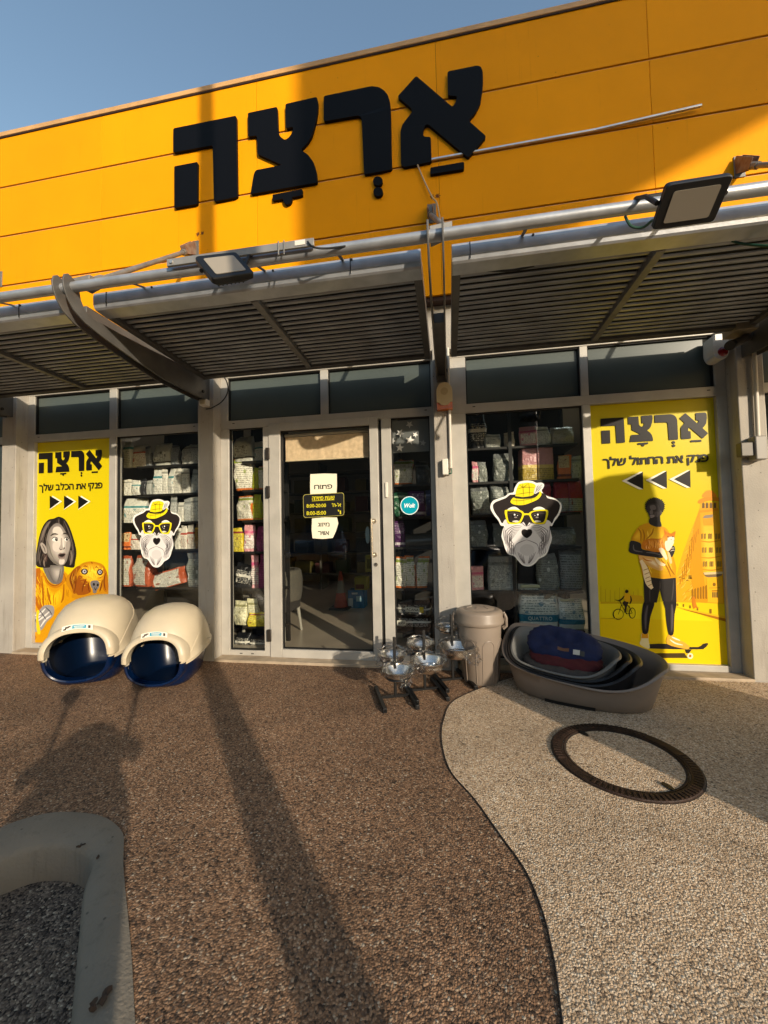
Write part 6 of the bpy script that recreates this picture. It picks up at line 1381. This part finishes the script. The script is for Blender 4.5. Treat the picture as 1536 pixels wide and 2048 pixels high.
stock('wide right window', (930, 800, 6.144), [
    (560, [(70, 150, 265, 570, 'bk', B(say='tall black garment bag')), (235, 395, 445, 585, 'gw'), (500, 380, 610, 570, 'bg'), (690, 295, 900, 560, 'pk'), (905, 310, 1062, 555, 'wh'), (1072, 300, 1360, 550, 'bg', B(say='broad beige bag'))]),
    (985, [(88, 750, 162, 985, 'pk'), (164, 750, 275, 980, 'sw'), (350, 635, 595, 975, 'sw'), (700, 560, 885, 955, 'pb', B(box=True, d=.16)), (888, 560, 1085, 950, 'pb', B(box=True, d=.16)), (1160, 665, 1318, 950, 'od'), (1322, 680, 1445, 945, 'gw')]),
    (1390, [(100, 1045, 312, 1390, 'sw'), (340, 1025, 562, 1390, 'sw'), (900, 975, 1085, 1385, 'rd'), (1092, 970, 1290, 1375, 'rd'), (1294, 970, 1450, 1370, 'rd')]),
    (1805, [(70, 1475, 285, 1800, 'sw'), (365, 1520, 480, 1800, 'sw'), (1060, 1560, 1400, 1760, 'gs', B(d=.18, say='long lying grey striped bag'))]),
    (2345, [(70, 2050, 222, 2335, 'pk', B(box=True)), (298, 1920, 648, 2350, 'gw', B(box=True, d=.2, say='large grey box with a black top')), (925, 1890, 1182, 2310, 'sw'), (1195, 1840, 1460, 2325, 'gs')]),
], 3.62, .10, 1.14, 'black shelving unit full of pet food behind the wide right window', (at(1100, 1259, 3.64).z,), posts=(.55,))
# the biggest sacks stand on the lowest shelf
def sack(x0, y0, x1, y1, label, brand):
    Yf = 3.64; a, b_ = at(x0, y1, Yf), at(x1, y0, Yf); zb = at(1100, 1259, 3.64).z + .001; wd, ht = b_.x - a.x, b_.z - zb
    t = thing('litter_sack', ((a.x + b_.x) / 2, Yf + .07, zb), label, 'sack', 'white cat litter sacks low in the right window')
    m = bag_mesh(wd, ht, .12, x0); m.v = [tuple(Vector(v) + Vector(t.location)) for v in m.v]; m.build('bag', bag_material('bag_tw', *ST['tw'][1:]), t, auto=60)
    m = MB(); m.box((a.x + wd * .06, Yf + .03, zb + ht * .93), (a.x + wd * .62, Yf + .045, zb + ht * 1.0)); m.build('top_label', mat('cream_label', '#c8c6a0', rough=.5), t, bevel=.003)
    if brand:
        P_ = MB(); Vv, Ff = fit(text2d('QUATTRO', .02, .05), a.x + wd * .2, zb + ht * .19, a.x + wd * .8, zb + ht * .29)
        P_.add([(x, Yf - .006, z) for x, z in Vv], Ff); P_.build('lettering', pm('#b9c9c6'), t, recalc=False)
        P_ = MB(); P_.prism([(a.x + wd * (.73 + .11 * math.cos(u)), Yf - .003, zb + ht * (.78 + .09 * math.sin(u + .6))) for u in [2 * math.pi * i / 18 for i in range(18)]], (0, .002, 0)); P_.build('picture', pm('#6f6a5c'), t)
sack(1041, 1171, 1118, 1262, 'big white cat litter sack with a teal band behind the dog beds', True)
sack(1122, 1200, 1170, 1262, 'smaller white cat litter sack right of the big one', False)
# small hanging shop ticket and drum
c = at(835, 1085, 3.66); m = MB(); m.tube([(c.x - .11, 3.70, c.z - .005), (c.x + .17, 3.70, c.z + .01)], [.082, .085], seg=32)
for s in (-.06, .06): m.tube([(c.x + s - .004, 3.70, c.z), (c.x + s + .004, 3.70, c.z)], .0865, seg=32)
single(m, 'pet_drum', mat('grey_drum', '#4a463f', rough=.3), 'dark grey ribbed drum lying on the shelf below the turquoise sticker', 'drum')
# ceiling lights
em = mat('lamp_panel', '#e6f2ee', rough=.5, emit=('#dff2ec', 5.0))
c = at(1118, 826, 4.6); m = MB(); m.box((1.25, 4.05, 2.66), (1.85, 4.65, 2.676)); single(m, 'ceiling_light', em, 'square lit ceiling panel at the top of the wide right window', 'ceiling light')
m = MB(); m.lathe([(.001, 0), (.09, 0), (.10, .02), (.001, .02)], (.26, 4.3, 2.655), 32); single(m, 'ceiling_light', em, 'small round lit ceiling lamp at the left edge of the wide right window', 'ceiling light')
# armchair, cone and boxes beyond the door
t = thing('armchair', (-1.90, 3.98, .02), 'grey upholstered armchair with a white leg at the left inside the door', 'chair')
cl = mat('chair_cloth', '#4d4940', rough=.9, var=.1, vscale=30, bump=.15, bscale=200)
m = MB(); m.loft([[Vector((-1.90 + x * .26, 3.98 + y * .27, z)) for x, y in [sup(1, 1, 3.5, 2 * math.pi * k / 40) for k in range(40)]] for z in (.30, .31, .44, .46)]); m.build('seat', mat('chair_dark', '#26231f', rough=.9), t, bevel=.01)
m = MB(); rows = []
for z, s in ((.40, 1.0), (.5, 1.05), (.62, 1.06), (.70, 1.02), (.725, .97)):
    row = []
    for k in range(40):
        a = R(-40) + R(260) * k / 39; row.append(Vector((-1.90 + .30 * s * math.cos(a), 3.98 + .30 * s * math.sin(a), z)))
    for k in range(40):
        a = R(220) - R(260) * k / 39; row.append(Vector((-1.90 + .235 * s * math.cos(a), 3.98 + .235 * s * math.sin(a), z)))
    rows.append(row)
m.loft(rows); m.build('backrest', cl, t, bevel=.01)
for x, y in ((-.2, -.2), (.2, -.2), (-.2, .2), (.2, .2)):
    m = MB(); m.tube([(-1.90 + x, 3.98 + y, .31), (-1.90 + x * 1.15, 3.98 + y * 1.15, .02)], [.022, .014], seg=10); m.build('leg', mat('white_leg', '#8f8b80', rough=.5), t)
c = atz(682, 1217, .02); t = thing('traffic_cone', c, 'orange and white traffic cone standing deep inside the shop', 'cone')
s_ = .75
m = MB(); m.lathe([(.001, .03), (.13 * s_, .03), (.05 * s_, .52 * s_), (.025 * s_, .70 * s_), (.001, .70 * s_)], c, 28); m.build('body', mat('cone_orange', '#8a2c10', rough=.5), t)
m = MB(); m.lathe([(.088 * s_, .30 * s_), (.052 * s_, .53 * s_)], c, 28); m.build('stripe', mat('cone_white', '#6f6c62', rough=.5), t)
m = MB(); m.box((c.x - .14, c.y - .14, .02), (c.x + .14, c.y + .14, .05)); m.build('base', M['black'], t, bevel=.01)
def carton(px0, py0, px1, py1, Y, dp, c, label, deco=None):
    a, b_ = at(px0, py1, Y), at(px1, py0, Y); t = thing('carton', ((a.x + b_.x) / 2, Y, a.z), label, 'box', 'cartons inside the shop'); m = MB(); m.box((a.x, Y, a.z), (b_.x, Y + dp, b_.z)); m.build('box', mat('carton_' + c.lstrip('#'), c, rough=.6), t, bevel=.004)
    if deco:
        for (nm, u0, v0, u1, v1, cc) in deco:
            m = MB(); w_, h_ = b_.x - a.x, b_.z - a.z; m.box((a.x + u0 * w_, Y - .002, a.z + v0 * h_), (a.x + u1 * w_, Y + .001, a.z + v1 * h_)); m.build(nm, pm(cc), t)
carton(696, 1181, 728, 1216, c.y + .05, .22, '#1a6f9c', 'blue carton with a white picture on the shop floor', (('picture', .02, .04, .32, .55, '#b9c4c4'), ('round_print', .52, .38, .82, .68, '#a9c9cf'), ('title', .25, .78, .6, .88, '#d5dfe0')))
carton(709, 1155, 733, 1180, c.y + .09, .2, '#8f8312', 'yellow carton standing on the blue one', (('print', .1, .1, .8, .45, '#6a3b14'),))
carton(731, 1111, 745, 1144, c.y + .3, .2, '#948a20', 'yellow poster board at the right inside the door', (('text', .2, .2, .8, .8, '#5f5a18'),))
t = thing('shelving_unit', (-1.0, 7.2, .02), 'dark shelving along the back wall deep inside the shop', 'shelf')
for i in range(6):
    m = MB(); m.box((-3.4, 7.0, .3 + i * .38), (1.6, 7.4, .325 + i * .38)); m.build('shelf', mat('back_shelf', '#4a463e', rough=.7), t)
for i in range(6):
    m = MB(); m.box((-3.4 + i, 7.0, .02), (-3.36 + i, 7.4, 2.4)); m.build('upright', mat('back_shelf', '#4a463e', rough=.7), t)
random.seed(11)
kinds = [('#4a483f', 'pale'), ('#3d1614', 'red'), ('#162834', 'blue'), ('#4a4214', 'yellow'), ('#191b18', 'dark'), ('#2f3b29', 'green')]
for i in range(5):
    for j in range(12):
        col_, wn_ = random.choice(kinds); x = -3.3 + j * .4; m = MB(); hh = random.uniform(.16, .30); m.box((x, 7.02, .327 + i * .38), (x + random.uniform(.2, .34), 7.3, .327 + i * .38 + hh))
        single(m, 'carton', mat('stock_' + wn_, col_, rough=.6), f'{wn_} packet on the back wall, {ORD[j]} from left, {ORD[4 - i]} shelf down', 'box', 'packets on the back wall', bevel=.006)
random.seed(7)

# ------------------------------------------------------------------ the car park behind the viewer: what casts the shadows and shows in the glass
def lamp_post(x, y, h):
    t = thing('lamp_post', (x, y, -.13), 'tall grey steel lamp post in the car park behind the viewer', 'lamp post')
    m = MB(); m.tube([(x, y, -.13), (x, y, 1.2), (x, y, h)], [.098, .09, .052], seg=20); m.build('pole', M['steel'], t)
    m = MB(); m.tube([(x, y, h), (x + .4, y - .5, h + .25), (x + .9, y - 1.1, h + .3)], .035, seg=10); m.build('bracket', M['steel'], t)
    m = MB(); m.box((x + .8, y - 1.5, h + .24), (x + 1.1, y - 1.0, h + .34)); m.build('lamp_head', M['armpaint'], t, bevel=.03)
lamp_post(1.74, -1.5, 7.6)
# unseen block added at the right, its outline shaped for the shadow it casts
t = thing('shadow_container', (2.75, .55, -.02), 'unseen grey block with a sloping side, added to shade the right window', 'container')
x0, x1, y0, y1 = 2.15, 3.15, .15, .95
prof = [(2.23, -.02), (2.23, .93), (2.52, 1.28), (2.78, 1.93), (3.28, 2.47), (3.42, 2.52), (3.62, 2.54), (3.74, 2.49), (3.78, 2.27), (3.78, -.02)]
y0, y1 = .45, .75
m = MB(); m.prism([(x, y0, z) for x, z in prof], (0, y1 - y0, 0)); m.build('body', mat('container_grey', '#5f6a6c', rough=.5, var=.1), t, bevel=.01)
m = MB(); m.box((2.95, y1, 1.35), (3.55, y1 + .03, 1.75)); m.build('hatch', M['silver'], t, bevel=.01)
# unseen high board added for its shadow; its slanting lower edge shades the fascia
t = thing('shadow_board', (13.5, -8, -.13), 'unseen tall board on a steel post, added to shade the fascia', 'shadow_board')
sh = [(8.0, 7.05), (9.3, 7.2), (10.55, 7.80), (11.6, 8.27), (13.2, 9.0), (15.0, 9.85), (15.0, 12.4), (8.0, 12.4)]
m = MB(); m.prism([(x, -8, z) for x, z in sh], (0, .25, 0)); m.build('panel', mat('board_back', '#7a7974', rough=.7), t)
m = MB(); m.tube([(14.2, -8.25, -.13), (14.2, -8.25, 11.8)], .22, seg=20); m.bar((8.6, -8.1, 10.4), (14.5, -8.1, 10.4), .15, .15); m.build('post', M['steel'], t)
# unseen scooter added for its shadow, standing in for the viewer's
t = thing('shadow_scooter', (.52, -1.2, -.13), 'unseen dark motor scooter added to cast the shadow of the viewer', 'scooter')
d = Vector((-.83, 1, 0)).normalized(); q = Vector((d.y, -d.x, 0)); o_ = Vector((.39, -.98, -.10))
def sp_(a, b_, z): return o_ + d * a + q * b_ + Vector((0, 0, z))
for a in (-.62, .62):
    m = MB(); m.tube([sp_(a + .2 * math.cos(u), 0, .22 + .2 * math.sin(u)) for u in [2 * math.pi * i / 28 for i in range(28)]], .05, seg=10, closed=True); m.build('wheel', M['black'], t)
m = MB(); m.loft([[sp_(a, b_ * wd_, zc + c_ * hh_) for b_, c_ in [sup(1, 1, 3, 2 * math.pi * k / 24) for k in range(24)]] for a, wd_, zc, hh_ in ((-.85, .06, .62, .05), (-.75, .20, .62, .2), (-.4, .24, .6, .26), (-.05, .17, .38, .12), (.2, .17, .34, .1), (.32, .19, .55, .3), (.42, .24, .64, .38), (.5, .18, .68, .32))]); m.build('body', mat('scooter_paint', '#20262e', rough=.3, coat=.5), t)
m = MB(); m.loft([[sp_(a, b_ * wd_, .82 + c_ * hh_) for b_, c_ in [sup(1, 1, 3, 2 * math.pi * k / 20) for k in range(20)]] for a, wd_, hh_ in ((-.82, .08, .03), (-.6, .15, .06), (-.2, .15, .06), (0, .08, .04))]); m.build('seat', M['black'], t)
m = MB(); m.tube([sp_(.42, 0, .8), sp_(.34, 0, 1.05)], .05, seg=12); m.tube([sp_(.28, -.24, 1.04), sp_(.34, -.12, 1.08), sp_(.34, .12, 1.08), sp_(.28, .24, 1.04)], .035, seg=10); vs, fs = blob(sp_(.36, 0, 1.02), .17, (1, 1, .8), 2, 0); m.add(vs, fs, 0, True); m.build('handlebar', M['black'], t)
for s in (-1, 1):
    m = MB(); m.tube([sp_(.32, s * .17, 1.05), sp_(.34, s * .20, 1.30)], .014, seg=8); vs, fs = blob(sp_(.34, s * .205, 1.34), .065, (1, .6, .8), 1, 0); m.add(vs, fs, 0, True); m.build('mirror', M['black'], t)
t = thing('shadow_cabinet', (1.43, -2.9, -.13), 'unseen grey cabinet behind the viewer, added for its shadow', 'ticket machine')  # unseen cabinet added only to cast the narrow shadow at the left
m = MB(); m.box((1.25, -3.0, -.13), (1.61, -2.8, 1.62)); m.build('cabinet', M['steel'], t, bevel=.03)
m = MB(); m.box((1.30, -2.805, 1.2), (1.56, -2.79, 1.5)); m.build('screen', M['black'], t)
def car(x, y, rz, paint, label):
    t = thing('parked_car', (0, 0, 0), label, 'car', 'cars parked behind the viewer')
    prof = [(-2.1, .35, .62), (-2.05, .62, .74), (-1.9, .86, .80), (-1.2, .92, .82), (-.75, .95, .83), (-.1, 1.38, .66), (.6, 1.43, .66), (1.2, 1.36, .66), (1.75, .98, .80), (2.05, .92, .78), (2.12, .55, .72), (2.1, .32, .62)]
    rows = []
    for px_, ztop_, hw in prof:
        row = []
        for k in range(24):
            u, v = sup(1, 1, 4, 2 * math.pi * k / 24); zz = .26 + (ztop_ - .26) * (v + 1) / 2; taper = 1 - .14 * max(0, (zz - .9) / .5); row.append(Vector((px_, u * hw * 1.04 * taper, zz)))
        rows.append(row)
    m = MB(); m.loft(rows); m.build('body', mat('car_paint_' + paint.lstrip('#'), paint, rough=.2, metal=.3, coat=.8), t, auto=50)
    gl = mat('car_glass', '#0a0d10', rough=.05, spec=.8)
    m = MB(); m.add([(-.74, -.60, .985), (-.74, .60, .985), (-.13, .54, 1.385), (-.13, -.54, 1.385)], [(0, 1, 2, 3)]); m.v = [(x - .02, y, z + .012) for x, y, z in m.v]; m.build('windscreen', gl, t)
    for s in (-1, 1):
        m = MB(); m.add([(-.5, s * .80, .98), (1.5, s * .80, .98), (1.15, s * .665, 1.33), (.0, s * .665, 1.33)], [(0, 1, 2, 3)]); m.build('side_window', gl, t)
        for wx in (-1.3, 1.3):
            m = MB(); m.tube([(wx, s * .62, .30), (wx, s * .86, .30)], .31, seg=28); m.build('wheel', M['black'], t)
        m = MB(); m.box((-2.12, s * .62 - .14, .62), (-1.98, s * .62 + .14, .74)); m.build('headlight', mat('lamp_glass', '#c9ccd0', rough=.1), t, bevel=.03)
    t.location = (x, y, -.13); t.rotation_euler = (0, 0, rz); return t
car(-3.6, -4.2, R(-100), '#3a3f45', 'dark grey parked car facing the shop, mirrored in the door glass')
car(-7.0, -4.6, R(-95), '#a8a9a6', 'silver parked car facing the shop, farther left behind the viewer')
t = thing('office_building', (0, -34, -.13), 'long low concrete building across the car park behind the viewer', 'building')
m = MB(); m.box((-45, -40, -.13), (30, -34, 12.9)); m.build('wall', mat('far_wall', '#5f5a54', rough=.9, var=.2, vscale=.5), t)
for i in range(14):
    m = MB(); m.box((-43 + i * 5, -34.02, 1.2), (-40 + i * 5, -33.95, 4.2)); m.build('window', mat('far_glass', '#14181b', rough=.1), t)
# dry leaves blown against the kerb
lf = mat('dry_leaf', '#2a1d14', rough=.8, col2='#4a3320', var=.1, vscale=60)
for (px, py, r_, z_, lab) in ((210, 1992, .016, .016, 'largest dry leaf lying on the kerb top near the lower picture edge'), (186, 2012, .012, .016, 'curled dry leaf just left of the largest one on the kerb'), (162, 1692, .010, .012, 'dry leaf on the bend of the kerb'), (196, 1716, .007, .014, 'small dry leaf crumb right of the leaf on the kerb bend'), (433, 1726, .006, .004, 'tiny dark leaf crumb on the brown paving right of the kerb')):
    c = atz(px, py, z_); m = MB(); a0 = random.uniform(0, 6); pts = []
    for i in range(15):
        t_ = 2 * math.pi * i / 15; k_ = r_ * (1 + .5 * math.cos(2 * t_)) * random.uniform(.7, 1.15); pts.append(Vector((c.x + k_ * math.cos(t_ + a0), c.y + k_ * math.sin(t_ + a0), z_ + random.uniform(.001, .006))))
    ce = Vector((c.x, c.y, z_ + .003)); m.add([ce] + pts, [(0, i + 1, (i + 1) % 15 + 1) for i in range(15)]); m.add([p_ + Vector((0, 0, -.0015)) for p_ in [ce] + pts], [(0, (i + 1) % 15 + 1, i + 1) for i in range(15)])
    single(m, 'dry_leaf', lf, lab, 'leaf', 'dry leaves on the ground')
thing_done()
